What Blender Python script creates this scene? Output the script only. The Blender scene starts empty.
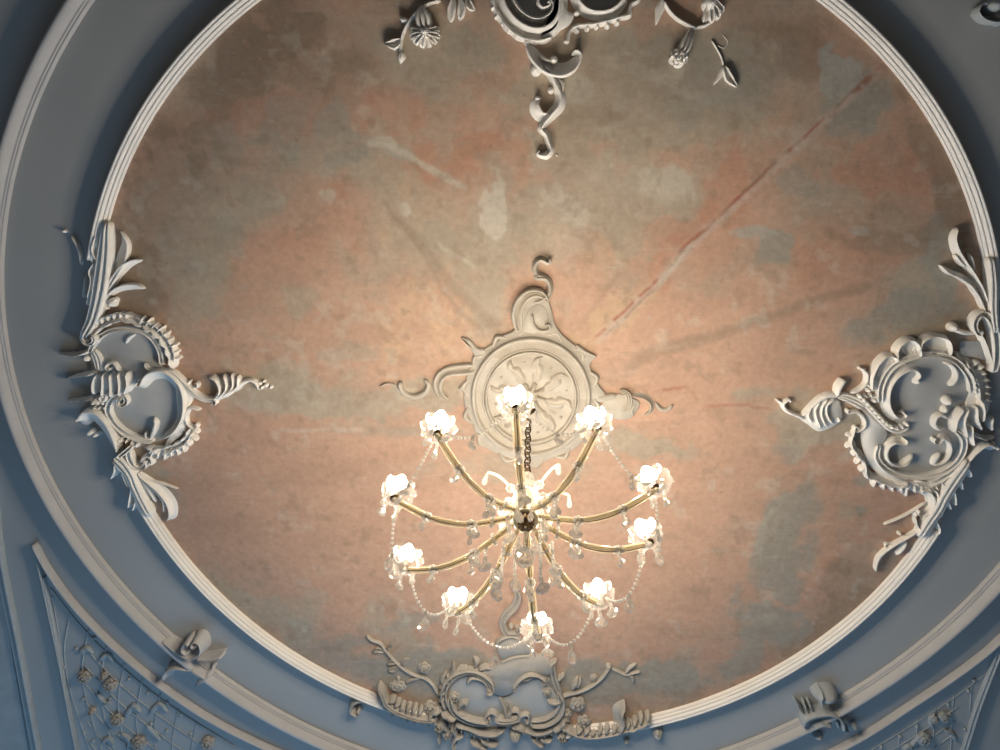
import bpy, bmesh, math, random
import numpy as np
from mathutils import Vector, Matrix
random.seed(7); rng = np.random.default_rng(7)
PI = math.pi
sc = bpy.context.scene
C = sc.collection

# ------------------------------------------------------------------ camera and survey of the place
F = 750.0                      # focal length in picture pixels (1000 wide)
D = 3.8                        # height of the ceiling above the camera, metres
CZ = 1.6                       # camera height above the floor
HC = CZ + D                    # ceiling height
ZEN = (536.0, 150.0)           # where the zenith falls in the picture
u_ = np.array([(ZEN[0]-500)/F, (375-ZEN[1])/F, -1.0]); u_ /= np.linalg.norm(u_)
x_ = np.array([1.0, 0, 0]); x_ -= u_*x_.dot(u_); x_ /= np.linalg.norm(x_)
y_ = np.cross(u_, x_)
BAS = np.array([x_, y_, u_])   # camera space -> world

def at(px, py, h=0.0):
    """point of the ceiling (h metres below it) seen at a place of the photograph -> world x, y"""
    d = BAS @ np.array([(px-500)/F, (375-py)/F, -1.0])
    d = d/d[2]*(D-h)
    return np.array([d[0], d[1]])
def at_depth(px, py, depth):
    d = BAS @ np.array([(px-500)/F, (375-py)/F, -1.0]); d = d/d[2]*depth
    return Vector((d[0], d[1], CZ+depth))
PX = D/F                       # metres per pixel near the zenith

cam_d = bpy.data.cameras.new('camera'); cam = bpy.data.objects.new('camera', cam_d); C.objects.link(cam)
cam_d.sensor_width = 36; cam_d.lens = F/1000*36; cam_d.clip_start = .01
M = Matrix([list(BAS[0]), list(BAS[1]), list(BAS[2])]).to_4x4(); M.translation = Vector((0, 0, CZ))
cam.matrix_world = M
sc.camera = cam

# ------------------------------------------------------------------ materials
def newmat(name):
    m = bpy.data.materials.new(name); m.use_nodes = True
    nt = m.node_tree; nt.nodes.clear()
    o = nt.nodes.new('ShaderNodeOutputMaterial')
    return m, nt, o
def N(nt, t, **kw):
    n = nt.nodes.new(t)
    for k, v in kw.items():
        if k.startswith('_'): setattr(n, k[1:], v)
        else: n.inputs[k.replace('__', ' ')].default_value = v
    return n
def plaster(name, c0, c1, rough=.75, scale=6, bump=.25, bscale=60):
    m, nt, o = newmat(name)
    tc = N(nt, 'ShaderNodeNewGeometry')
    n1 = N(nt, 'ShaderNodeTexNoise', Scale=scale, Detail=6, Roughness=.6)
    nt.links.new(tc.outputs['Position'], n1.inputs['Vector'])
    r = N(nt, 'ShaderNodeValToRGB'); r.color_ramp.elements[0].position = .3; r.color_ramp.elements[1].position = .7
    r.color_ramp.elements[0].color = (*c0, 1); r.color_ramp.elements[1].color = (*c1, 1)
    nt.links.new(n1.outputs['Fac'], r.inputs['Fac'])
    n2 = N(nt, 'ShaderNodeTexNoise', Scale=bscale, Detail=5, Roughness=.6)
    nt.links.new(tc.outputs['Position'], n2.inputs['Vector'])
    b = N(nt, 'ShaderNodeBump', Strength=bump, Distance=.004)
    nt.links.new(n2.outputs['Fac'], b.inputs['Height'])
    p = N(nt, 'ShaderNodeBsdfPrincipled', Roughness=rough); p.inputs['Specular IOR Level'].default_value = .25
    nt.links.new(r.outputs['Color'], p.inputs['Base Color']); nt.links.new(b.outputs['Normal'], p.inputs['Normal'])
    nt.links.new(p.outputs[0], o.inputs[0])
    return m
WHITE = plaster('cream_plaster', (.80, .77, .72), (.88, .855, .81), scale=9, bump=.4)
DIMTRIM = plaster('dim_lit_moulding_paint', (.50, .485, .475), (.56, .54, .53), scale=5, bump=.2)  # darker copy of the moulding paint: weaker chandelier light put into the colour
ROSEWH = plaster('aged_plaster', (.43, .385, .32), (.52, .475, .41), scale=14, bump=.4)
TRIM = plaster('moulding_paint', (.82, .785, .74), (.87, .84, .80), scale=5, bump=.15)
BLUE = plaster('blue_grey_paint', (.385, .393, .393), (.42, .427, .424), scale=1.3, bump=.12, bscale=25)
FIELD = plaster('blue_field_paint', (.42, .43, .435), (.47, .48, .48), scale=5, bump=.12)
GREYB = plaster('grey_blue_relief', (.36, .39, .40), (.44, .47, .48), scale=11, bump=.3)
DIMPLASTER = plaster('dim_lit_plaster', (.38, .355, .32), (.47, .44, .40), scale=11, bump=.3)  # plaster toned down: dimmer light on the bottom cartouche is in this colour

def fresco_mat():
    m, nt, o = newmat('weathered_fresco')
    L = nt.links.new
    at_ = N(nt, 'ShaderNodeAttribute', _attribute_name='pigment')
    geo = N(nt, 'ShaderNodeNewGeometry')
    n1 = N(nt, 'ShaderNodeTexNoise', Scale=30, Detail=9, Roughness=.74); L(geo.outputs['Position'], n1.inputs['Vector'])
    n3 = N(nt, 'ShaderNodeTexNoise', Scale=3.2, Detail=7, Roughness=.62, Distortion=.6); L(geo.outputs['Position'], n3.inputs['Vector'])
    # small tonal mottling of the pigment
    mr = N(nt, 'ShaderNodeMapRange'); mr.inputs[1].default_value = .3; mr.inputs[2].default_value = .7
    mr.inputs[3].default_value = .87; mr.inputs[4].default_value = 1.12
    L(n1.outputs['Fac'], mr.inputs[0])
    mx = N(nt, 'ShaderNodeMix', _data_type='RGBA', _blend_type='MULTIPLY'); mx.inputs[0].default_value = 1
    L(at_.outputs['Color'], mx.inputs[6]); L(mr.outputs[0], mx.inputs[7])
    # flaked, paler lime spots
    n4 = N(nt, 'ShaderNodeTexNoise', Scale=19, Detail=9, Roughness=.76, Distortion=.7); L(geo.outputs['Position'], n4.inputs['Vector'])
    r4 = N(nt, 'ShaderNodeValToRGB'); r4.color_ramp.elements[0].position = .60; r4.color_ramp.elements[1].position = .70
    L(n4.outputs['Fac'], r4.inputs['Fac'])
    ml = N(nt, 'ShaderNodeMath', _operation='MULTIPLY'); ml.inputs[1].default_value = .6; L(r4.outputs['Color'], ml.inputs[0])
    m2 = N(nt, 'ShaderNodeMix', _data_type='RGBA'); m2.inputs[7].default_value = (.46, .405, .335, 1)
    L(ml.outputs[0], m2.inputs[0]); L(mx.outputs[2], m2.inputs[6])
    # brush and scraper marks: long thin streaks in two directions
    for ang, k_, cc in ((.35, .55, (.30, .225, .165, 1)), (1.2, .5, (.49, .43, .355, 1))):
        mp = N(nt, 'ShaderNodeMapping'); mp.inputs['Rotation'].default_value = (0, 0, ang); mp.inputs['Scale'].default_value = (4, 34, 1); L(geo.outputs['Position'], mp.inputs['Vector'])
        ns = N(nt, 'ShaderNodeTexNoise', Scale=1.6, Detail=8, Roughness=.66, Distortion=.25); L(mp.outputs[0], ns.inputs['Vector'])
        rs = N(nt, 'ShaderNodeValToRGB'); rs.color_ramp.elements[0].position = .57; rs.color_ramp.elements[1].position = .72; L(ns.outputs['Fac'], rs.inputs['Fac'])
        mk = N(nt, 'ShaderNodeMath', _operation='MULTIPLY'); L(rs.outputs['Color'], mk.inputs[0])
        mm = N(nt, 'ShaderNodeMapRange'); mm.inputs[1].default_value = .42; mm.inputs[2].default_value = .6; mm.inputs[4].default_value = k_; L(n3.outputs['Fac'], mm.inputs[0]); L(mm.outputs[0], mk.inputs[1])
        mxs = N(nt, 'ShaderNodeMix', _data_type='RGBA'); mxs.inputs[7].default_value = cc; L(mk.outputs[0], mxs.inputs[0]); L(m2.outputs[2], mxs.inputs[6]); m2 = mxs
    # dark pits
    n5 = N(nt, 'ShaderNodeTexNoise', Scale=26, Detail=4, Roughness=.6); L(geo.outputs['Position'], n5.inputs['Vector'])
    r5 = N(nt, 'ShaderNodeValToRGB'); r5.color_ramp.elements[0].position = .70; r5.color_ramp.elements[1].position = .76
    L(n5.outputs['Fac'], r5.inputs['Fac'])
    ml5 = N(nt, 'ShaderNodeMath', _operation='MULTIPLY'); ml5.inputs[1].default_value = .65; L(r5.outputs['Color'], ml5.inputs[0])
    m3 = N(nt, 'ShaderNodeMix', _data_type='RGBA'); m3.inputs[7].default_value = (.22, .15, .11, 1)
    L(ml5.outputs[0], m3.inputs[0]); L(m2.outputs[2], m3.inputs[6])
    b = N(nt, 'ShaderNodeBump', Strength=.35, Distance=.006)
    ad = N(nt, 'ShaderNodeMath', _operation='ADD'); L(n1.outputs['Fac'], ad.inputs[0]); L(n3.outputs['Fac'], ad.inputs[1])
    L(ad.outputs[0], b.inputs['Height'])
    p = N(nt, 'ShaderNodeBsdfPrincipled', Roughness=.85); p.inputs['Specular IOR Level'].default_value = .15
    L(m3.outputs[2], p.inputs['Base Color']); L(b.outputs['Normal'], p.inputs['Normal']); L(p.outputs[0], o.inputs[0])
    return m
FRESCO = fresco_mat()

def metal(name, c, rough, metallic=1.0):
    m, nt, o = newmat(name)
    geo = N(nt, 'ShaderNodeNewGeometry')
    n1 = N(nt, 'ShaderNodeTexNoise', Scale=80, Detail=3); nt.links.new(geo.outputs['Position'], n1.inputs['Vector'])
    mr = N(nt, 'ShaderNodeMapRange'); mr.inputs[3].default_value = rough*.8; mr.inputs[4].default_value = rough*1.25
    nt.links.new(n1.outputs['Fac'], mr.inputs[0])
    p = N(nt, 'ShaderNodeBsdfPrincipled', Metallic=metallic); p.inputs['Base Color'].default_value = (*c, 1)
    nt.links.new(mr.outputs[0], p.inputs['Roughness']); nt.links.new(p.outputs[0], o.inputs[0])
    return m
GOLD = metal('pale_gilt_metal', (.95, .83, .60), .30, .30)
BRONZE = metal('dark_bronze', (.10, .065, .035), .45)
def crystal(name, tint, w_tr, w_tl):
    m, nt, o = newmat(name)
    L = nt.links.new
    g = N(nt, 'ShaderNodeBsdfGlass', Roughness=.02, IOR=1.52, Color=(*tint, 1))
    t = N(nt, 'ShaderNodeBsdfTransparent', Color=(*tint, 1))
    tl = N(nt, 'ShaderNodeBsdfTranslucent', Color=(*tint, 1)); df = N(nt, 'ShaderNodeBsdfDiffuse', Color=(*tint, 1))
    md = N(nt, 'ShaderNodeMixShader', Fac=.5); L(tl.outputs[0], md.inputs[1]); L(df.outputs[0], md.inputs[2])
    m1 = N(nt, 'ShaderNodeMixShader', Fac=w_tr); L(g.outputs[0], m1.inputs[1]); L(t.outputs[0], m1.inputs[2])
    m2 = N(nt, 'ShaderNodeMixShader', Fac=w_tl); L(m1.outputs[0], m2.inputs[1]); L(md.outputs[0], m2.inputs[2])
    L(m2.outputs[0], o.inputs[0])
    return m
CRYSTAL = crystal('cut_crystal', (1.0, .975, .93), .30, .21)
DISHGLASS = crystal('moulded_glass', (.995, .985, .96), .55, .022)
SLEEVE = crystal('glass_sleeve', (1.0, .945, .82), .50, .22)
BEADS = crystal('crystal_beads', (1.0, .97, .92), .12, .55)
BULB = 470.0
def bulbmat():
    m, nt, o = newmat('lit_candle_bulb')
    e = N(nt, 'ShaderNodeEmission', Strength=BULB); e.inputs['Color'].default_value = (1, .86, .68, 1)
    nt.links.new(e.outputs[0], o.inputs[0]); return m
AMB, WIN, EXPO = .07, 37.0, 0.0
BULBM = bulbmat()

# ------------------------------------------------------------------ mesh helpers
class MB:
    def __init__(s): s.v = []; s.f = []
    def add(s, v, f):
        b = len(s.v); s.v += [tuple(map(float, p)) for p in v]; s.f += [tuple(i+b for i in q) for q in f]; return s
    def mesh(s, name, smooth=True, origin=None):
        me = bpy.data.meshes.new(name)
        v = s.v
        if origin is not None: v = [(a-origin[0], b-origin[1], c-origin[2]) for a, b, c in v]
        me.from_pydata(v, [], s.f); me.validate()
        bm = bmesh.new(); bm.from_mesh(me); bmesh.ops.recalc_face_normals(bm, faces=bm.faces); bm.to_mesh(me); bm.free()
        if smooth: me.polygons.foreach_set('use_smooth', [True]*len(me.polygons))
        return me
def link(name, me, mat, parent=None, loc=None, label=None):
    o = bpy.data.objects.new(name, me); C.objects.link(o)
    if mat and me and not me.materials: me.materials.append(mat)
    if parent: o.parent = parent
    if loc is not None: o.location = loc
    if label: o['label'] = label
    return o
def tag(o, label=None, cat=None, group=None, kind=None):
    if label: o['label'] = label
    if cat: o['category'] = cat
    if group: o['group'] = group
    if kind: o['kind'] = kind
    return o
def thing(name, label, cat, loc=(0, 0, 0), group=None):
    o = bpy.data.objects.new(name, None); C.objects.link(o); o.location = loc; o.empty_display_size = .1
    return tag(o, label, cat, group)

def catmull(P, step=.012, closed=False):
    P = np.asarray(P, float); n = len(P); out = []
    if n == 2 and not closed:
        k = max(2, int(np.linalg.norm(P[1]-P[0])/step)); return P[0]+(P[1]-P[0])*np.linspace(0, 1, k+1)[:, None], np.linspace(0, 1, k+1)
    rngs = range(n if closed else n-1); par = []
    for i in rngs:
        if closed: p0, p1, p2, p3 = P[(i-1) % n], P[i], P[(i+1) % n], P[(i+2) % n]
        else:
            p1, p2 = P[i], P[i+1]
            p0 = P[i-1] if i > 0 else 2*p1-p2
            p3 = P[i+2] if i+2 < n else 2*p2-p1
        k = max(2, int(np.linalg.norm(p2-p1)/step))
        for j in range(k):
            t = j/k
            out.append(.5*((2*p1)+(-p0+p2)*t+(2*p0-5*p1+4*p2-p3)*t*t+(-p0+3*p1-3*p2+p3)*t**3)); par.append((i+t)/(n if closed else n-1))
    if not closed: out.append(P[-1]); par.append(1.0)
    return np.array(out), np.array(par)
PROF = {
 'round': [(-1, -.3), (-1, .12), (-.9, .45), (-.66, .77), (-.33, .95), (0, 1), (.33, .95), (.66, .77), (.9, .45), (1, .12), (1, -.3)],
 'scoop': [(-1, -.3), (-1, .6), (-.94, .92), (-.8, 1), (-.66, .86), (-.35, .48), (0, .36), (.35, .48), (.66, .86), (.8, 1), (.94, .92), (1, .6), (1, -.3)],
 'rimr': [(-1, -.3), (-1, .08), (-.8, .16), (-.3, .22), (.2, .42), (.5, .78), (.72, 1), (.9, .95), (1, .7), (1, -.3)],
 'riml': [(-1, -.3), (-1, .7), (-.9, .95), (-.72, 1), (-.5, .78), (-.2, .42), (.3, .22), (.8, .16), (1, .08), (1, -.3)],
 'leaf': [(-1, -.3), (-1, .18), (-.75, .5), (-.45, .74), (-.16, .95), (-.07, .72), (.07, .72), (.16, .95), (.45, .74), (.75, .5), (1, .18), (1, -.3)],
 'double': [(-1, -.3), (-1, .35), (-.85, .85), (-.6, 1), (-.35, .8), (-.2, .3), (0, .25), (.2, .3), (.35, .6), (.6, .75), (.85, .6), (1, .2), (1, -.3)],
 'flute': [(-1, -.3), (-1, .4), (-.85, .8), (-.62, .92), (-.42, .72), (-.33, .42), (-.2, .8), (0, 1), (.2, .8), (.33, .42), (.42, .72), (.62, .92), (.85, .8), (1, .4), (1, -.3)],
 'ridge': [(-1, -.3), (-1, .1), (-.5, .5), (-.12, .95), (0, 1), (.12, .95), (.5, .5), (1, .1), (1, -.3)],
}
def sweep(mb, pts, hw, hh, prof, closed=False):
    """a raised strip on the underside of the ceiling: pts world xy, half widths, heights, cross-section"""
    n = len(pts)
    if closed: T = np.roll(pts, -1, 0)-np.roll(pts, 1, 0)
    else: T = np.gradient(pts, axis=0)
    T /= np.linalg.norm(T, axis=1)[:, None]+1e-12
    Nn = np.c_[-T[:, 1], T[:, 0]]
    k = len(prof); V = []; Fc = []
    for i in range(n):
        for s, t in prof:
            p = pts[i]+Nn[i]*s*hw[i]
            z = HC - t*hh[i] if t >= 0 else HC+.0016
            V.append((p[0], p[1], z))
    for i in range(n if closed else n-1):
        j = (i+1) % n
        for a in range(k-1): Fc.append((i*k+a, i*k+a+1, j*k+a+1, j*k+a))
    if not closed:
        Fc.append(tuple(range(k))); Fc.append(tuple((n-1)*k+a for a in range(k-1, -1, -1)))
    mb.add(V, Fc)
def spiral(P, T, side, r0, turns, r1f=.22):
    T = T/np.linalg.norm(T); Nn = np.array([-T[1], T[0]])*side; Cc = P+Nn*r0
    sg = 1 if np.dot(np.array([Nn[1], -Nn[0]]), T) > 0 else -1
    out = []; ns = max(6, int(10*turns))
    for k in range(1, ns+1):
        a = sg*2*PI*turns*k/ns; r = r0*(1-(1-r1f)*k/ns); v = -Nn*r
        out.append(Cc+np.array([v[0]*math.cos(a)-v[1]*math.sin(a), v[0]*math.sin(a)+v[1]*math.cos(a)]))
    return out
def S(pts, w=6, h=.03, prof='round', c0=None, c1=None, e0=.35, e1=.35, lobes=0, depth=.3, beads=0):
    """stroke traced in photo pixels; c0 / c1 = (side, radius px, turns) end the stroke in a volute"""
    P = [np.array(p, float) for p in pts]; n = len(P)
    W = list(np.interp(np.linspace(0, 1, n), np.linspace(0, 1, len(w)), w)) if isinstance(w, (list, tuple)) else [w]*n
    Hh = list(np.interp(np.linspace(0, 1, n), np.linspace(0, 1, len(h)), h)) if isinstance(h, (list, tuple)) else [h]*n
    if c1:
        sp = spiral(P[-1], P[-1]-P[-2], *c1); m = len(sp); w0, h0 = W[-1], Hh[-1]
        P += sp; W += list(np.linspace(w0, w0*.45, m)); Hh += list(np.linspace(h0, h0*1.15, m)); e1 = .9
    if c0:
        sp = spiral(P[0], P[0]-P[1], -c0[0], *c0[1:]); m = len(sp); w0, h0 = W[0], Hh[0]
        P = sp[::-1]+P; W = list(np.linspace(w0*.45, w0, m))+W; Hh = list(np.linspace(h0*1.15, h0, m))+Hh; e0 = .9
    Q = np.array([at(p[0], p[1], hh) for p, hh in zip(P, Hh)])
    R, par = catmull(Q); t = par*(len(P)-1)
    hw = np.interp(t, range(len(P)), W)*PX*.5; hh = np.interp(t, range(len(P)), Hh)
    L = np.r_[0, np.cumsum(np.linalg.norm(np.diff(R, axis=0), axis=1))]; Lt = L[-1]
    end = np.minimum(.5*Lt, np.maximum(.012, hw.max()*1.2))
    f = np.ones(len(R))
    f *= e0+(1-e0)*np.sqrt(np.clip(1-(1-np.clip(L/end, 0, 1))**2, 0, 1))
    f *= e1+(1-e1)*np.sqrt(np.clip(1-(1-np.clip((Lt-L)/end, 0, 1))**2, 0, 1))
    hw = hw*f; hh = hh*(.55+.45*f)
    if lobes:
        q = np.abs(np.sin(PI*lobes*L/Lt)); hw = hw*(1-depth+depth*q); hh = hh*(1-.45*depth+.45*depth*q)
    def put(mb): sweep(mb, R, hw, hh, PROF[prof])
    return put
def leafs(pts, w, h=.035, lobes=0, prof='leaf'):
    n = len(pts); ww = [max(1.5, w*math.sin(PI*(.18+.80*i/(n-1)))) for i in range(n)]
    return S(pts, ww, h, prof, e0=.5, e1=.15, lobes=lobes, depth=.35)
def B(x, y, rx, ry=None, h=.03, rot=0, sink=.3, lump=0):
    ry = ry or rx
    def put(mb):
        c = at(x, y, h); V = []; Fc = []; nu, nv = 14, 6; R = rx*PX; r = ry*PX; ca, sa = math.cos(rot), math.sin(rot)
        for j in range(nv+1):
            ph = j/nv*PI/2
            for i in range(nu):
                a = 2*PI*i/nu; k = 1+lump*math.sin(3*a+2*j+x)
                X, Y = R*k*math.cos(a)*math.cos(ph), r*k*math.sin(a)*math.cos(ph)
                V.append((c[0]+X*ca-Y*sa, c[1]+X*sa+Y*ca, HC-h*math.sin(ph) if j else HC+.0016))
        for j in range(nv):
            for i in range(nu): Fc.append((j*nu+i, j*nu+(i+1) % nu, (j+1)*nu+(i+1) % nu, (j+1)*nu+i))
        mb.add(V, Fc)
    return put
def rose(x, y, r, h=.05, n=5, ry=None):
    """modelled plaster rose: bowl with whorls of overlapping petals"""
    def put(mb):
        c = at(x, y, h*.7); R = r*PX; k = (ry or r)/r
        for ring, (rr, hh, nn, w) in enumerate([(1.0, .55, n, .62), (.68, .85, n, .5), (.36, 1.0, 3, .34)]):
            for q in range(nn):
                a0 = 2*PI*(q+.5*ring)/nn+x*.37
                V = []; Fc = []; ns, nt_ = 7, 5
                for j in range(nt_):
                    t = j/(nt_-1)
                    for i in range(ns):
                        s = i/(ns-1)*2-1
                        rad = R*rr*(.25+.75*t)*(1-.22*s*s*t); ang = a0+s*w*1.25*(1-.25*t)
                        zz = h*hh*(.45+.55*math.sin(PI*min(1, t*1.05)*.62)) - h*.18*(1-abs(s))*t
                        V.append((c[0]+rad*math.cos(ang), c[1]+k*rad*math.sin(ang), HC-zz))
                b = len(V)
                for i in range(ns):
                    p = V[(nt_-1)*ns+i]; V.append((c[0]+(p[0]-c[0])*.93, c[1]+(p[1]-c[1])*.93, HC+.0016))
                for j in range(nt_-1):
                    for i in range(ns-1): Fc.append((j*ns+i, j*ns+i+1, (j+1)*ns+i+1, (j+1)*ns+i))
                for i in range(ns-1): Fc.append(((nt_-1)*ns+i, (nt_-1)*ns+i+1, b+i+1, b+i))
                mb.add(V, Fc)
        B(x, y, r*.55, (ry or r)*.55, h*.8)(mb)
    return put
def plate(pts, h=.01, smooth_it=True, bevel=.006, zbase=.0016):
    """flat raised slab with rounded edge, outline in photo pixels"""
    def put(mb):
        Q = np.array([at(p[0], p[1], h) for p in pts])
        R = catmull(Q, .012, True)[0] if smooth_it else Q
        n = len(R); c = R.mean(0); V = []; Fc = []
        T = np.roll(R, -1, 0)-np.roll(R, 1, 0); T /= np.linalg.norm(T, axis=1)[:, None]+1e-9
        Nn = np.c_[-T[:, 1], T[:, 0]]
        A = .5*np.sum(R[:, 0]*np.roll(R[:, 1], -1)-np.roll(R[:, 0], -1)*R[:, 1])
        if A < 0: Nn = -Nn
        for off, z in [(0, HC+zbase), (0, HC-h*.5), (bevel*.35, HC-h*.85), (bevel, HC-h)]:
            for i in range(n): p = R[i]+Nn[i]*off; V.append((p[0], p[1], z))
        for j in range(3):
            for i in range(n): Fc.append((j*n+i, j*n+(i+1) % n, (j+1)*n+(i+1) % n, (j+1)*n+i))
        Fc.append(tuple(3*n+i for i in range(n)))
        mb.add(V, Fc)
    return put
def beadrow(pts, r=2, h=.03, gap=1.15, k=1):
    def put(mb):
        P, _ = catmull(np.array(pts, float), .5); L = np.r_[0, np.cumsum(np.linalg.norm(np.diff(P, axis=0), axis=1))]
        m = int(L[-1]/(2*r*gap))
        for i in range(m+1):
            s = L[-1]*i/max(1, m); B(np.interp(s, L, P[:, 0]), np.interp(s, L, P[:, 1]), r, r, h)(mb)
    return put
def frill(path, n, ln, w=5, h=.05, side=1, prof='ridge', slant=.25):
    """row of small raised lobes standing out from a traced edge"""
    P, _ = catmull(np.array(path, float), .5); L = np.r_[0, np.cumsum(np.linalg.norm(np.diff(P, axis=0), axis=1))]
    out = []
    for i in range(n):
        s = L[-1]*(i+.5)/n; q = np.array([np.interp(s, L, P[:, 0]), np.interp(s, L, P[:, 1])]); q2 = np.array([np.interp(s+1, L, P[:, 0]), np.interp(s+1, L, P[:, 1])])
        if s+1 > L[-1]: q2 = 2*q-np.array([np.interp(s-1, L, P[:, 0]), np.interp(s-1, L, P[:, 1])])
        T = (q2-q)/(np.linalg.norm(q2-q)+1e-9); Nn = np.array([-T[1], T[0]])*side; k = 1+.2*math.sin(i*2.3)
        out.append(S([q-Nn*ln*.35, q+Nn*ln*.3*k+T*ln*slant*.4, q+Nn*ln*.75*k+T*ln*slant], [w*.6, w, w*.7], [h*.8, h*1.05, h*.8], prof, e0=.5, e1=.5))
    def put(mb):
        for o_ in out: o_(mb)
    return put
class Orn:
    """one piece of stucco: an Empty at its place on the ceiling, parts as child meshes"""
    def __init__(s, name, label, cat, px, group=None, mat=None):
        c = at(*px); s.o = Vector((c[0], c[1], HC)); s.root = thing(name, label, cat, s.o, group); s.mat = mat or WHITE
    def p(s, name, *prims, mat=None, label=None, smooth=True, parent=None):
        mb = MB()
        for q in prims: q(mb)
        o = link(name, mb.mesh(name, smooth, s.o), mat or s.mat, s.root, label=label)
        if parent: o.parent = parent
        return o
# ------------------------------------------------------------------ the setting: ceiling, fresco oval, mouldings
P_IN = [(233,0),(180,50),(143,103),(115,157),(97,213),(846,0),(880,30),(916,72),(948,116),(976,176),(996,244),(134,507),(156,539),(203,592),(264,644),(311,678),(354,700),(940,534),(896,592),(840,640),(784,676),(720,708),(668,724)]
P_OUT = [(60,0),(40,35),(24,67),(11,107),(3,139),(0,408),(18,456),(48,516),(90,576),(132,621),(174,657),(210,687),(264,721),(307,748),(1000,594),(960,636),(920,668),(864,704),(808,736),(776,748)]
def oval(P, h):
    """closed smooth oval through surveyed points -> function of angle"""
    Q = np.array([at(p[0], p[1], h) for p in P]); x, y = Q.T
    A = np.c_[x*x, x*y, y*y, x, y]; c = np.linalg.lstsq(A, np.ones(len(x)), rcond=None)[0]
    a, b, cc, d, e = c; ctr = np.linalg.solve(np.array([[2*a, b], [b, 2*cc]]), [-d, -e])
    k = 1+a*ctr[0]**2+b*ctr[0]*ctr[1]+cc*ctr[1]**2
    def r_el(t): ct, st = np.cos(t), np.sin(t); return 1/np.sqrt((a*ct*ct+b*ct*st+cc*st*st)/k)
    th = np.arctan2(y-ctr[1], x-ctr[0]); r = np.hypot(x-ctr[0], y-ctr[1]); res = r-r_el(th)
    H = lambda t: np.column_stack([f(m*t) for m in (1, 2, 3, 4) for f in (np.cos, np.sin)])
    G = H(th); co = np.linalg.solve(G.T@G+.35*np.eye(G.shape[1]), G.T@res)
    def fn(t, off=0):
        t = np.asarray(t, float); rr = r_el(t)+H(t)@co+off
        return np.column_stack([ctr[0]+rr*np.cos(t), ctr[1]+rr*np.sin(t)])
    fn.ctr = ctr; return fn
OV_IN = oval(P_IN, .055); OV_OUT = oval(P_OUT, .06)
TH = np.linspace(0, 2*PI, 361)[:-1]

# ceiling board, painted blue grey, with its rectangular edges outside the picture
mb = MB()
X0, X1, Y0, Y1 = -4.6, 4.6, -4.2, 6.2
mb.add([(X0, Y0, HC+.002), (X1, Y0, HC+.002), (X1, Y1, HC+.002), (X0, Y1, HC+.002), (X0, Y0, HC+.16), (X1, Y0, HC+.16), (X1, Y1, HC+.16), (X0, Y1, HC+.16)],
       [(0, 1, 2, 3), (4, 7, 6, 5), (0, 4, 5, 1), (1, 5, 6, 2), (2, 6, 7, 3), (3, 7, 4, 0)])
ceiling = tag(link('ceiling', mb.mesh('ceiling', False), BLUE), 'flat blue-grey painted plaster ceiling around the oval', kind='structure')

# floor of the hall, far below the picture
mb = MB(); mb.add([(X0, Y0, 0), (X1, Y0, 0), (X1, Y1, 0), (X0, Y1, 0), (X0, Y0, -.1), (X1, Y0, -.1), (X1, Y1, -.1), (X0, Y1, -.1)], [(0, 1, 2, 3), (4, 7, 6, 5), (0, 4, 5, 1), (1, 5, 6, 2), (2, 6, 7, 3), (3, 7, 4, 0)])
tag(link('floor', mb.mesh('floor', False), plaster('oak_floor', (.33, .22, .13), (.42, .30, .19), .4, 3)), 'brown wooden hall floor below the ceiling', kind='structure')
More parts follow.
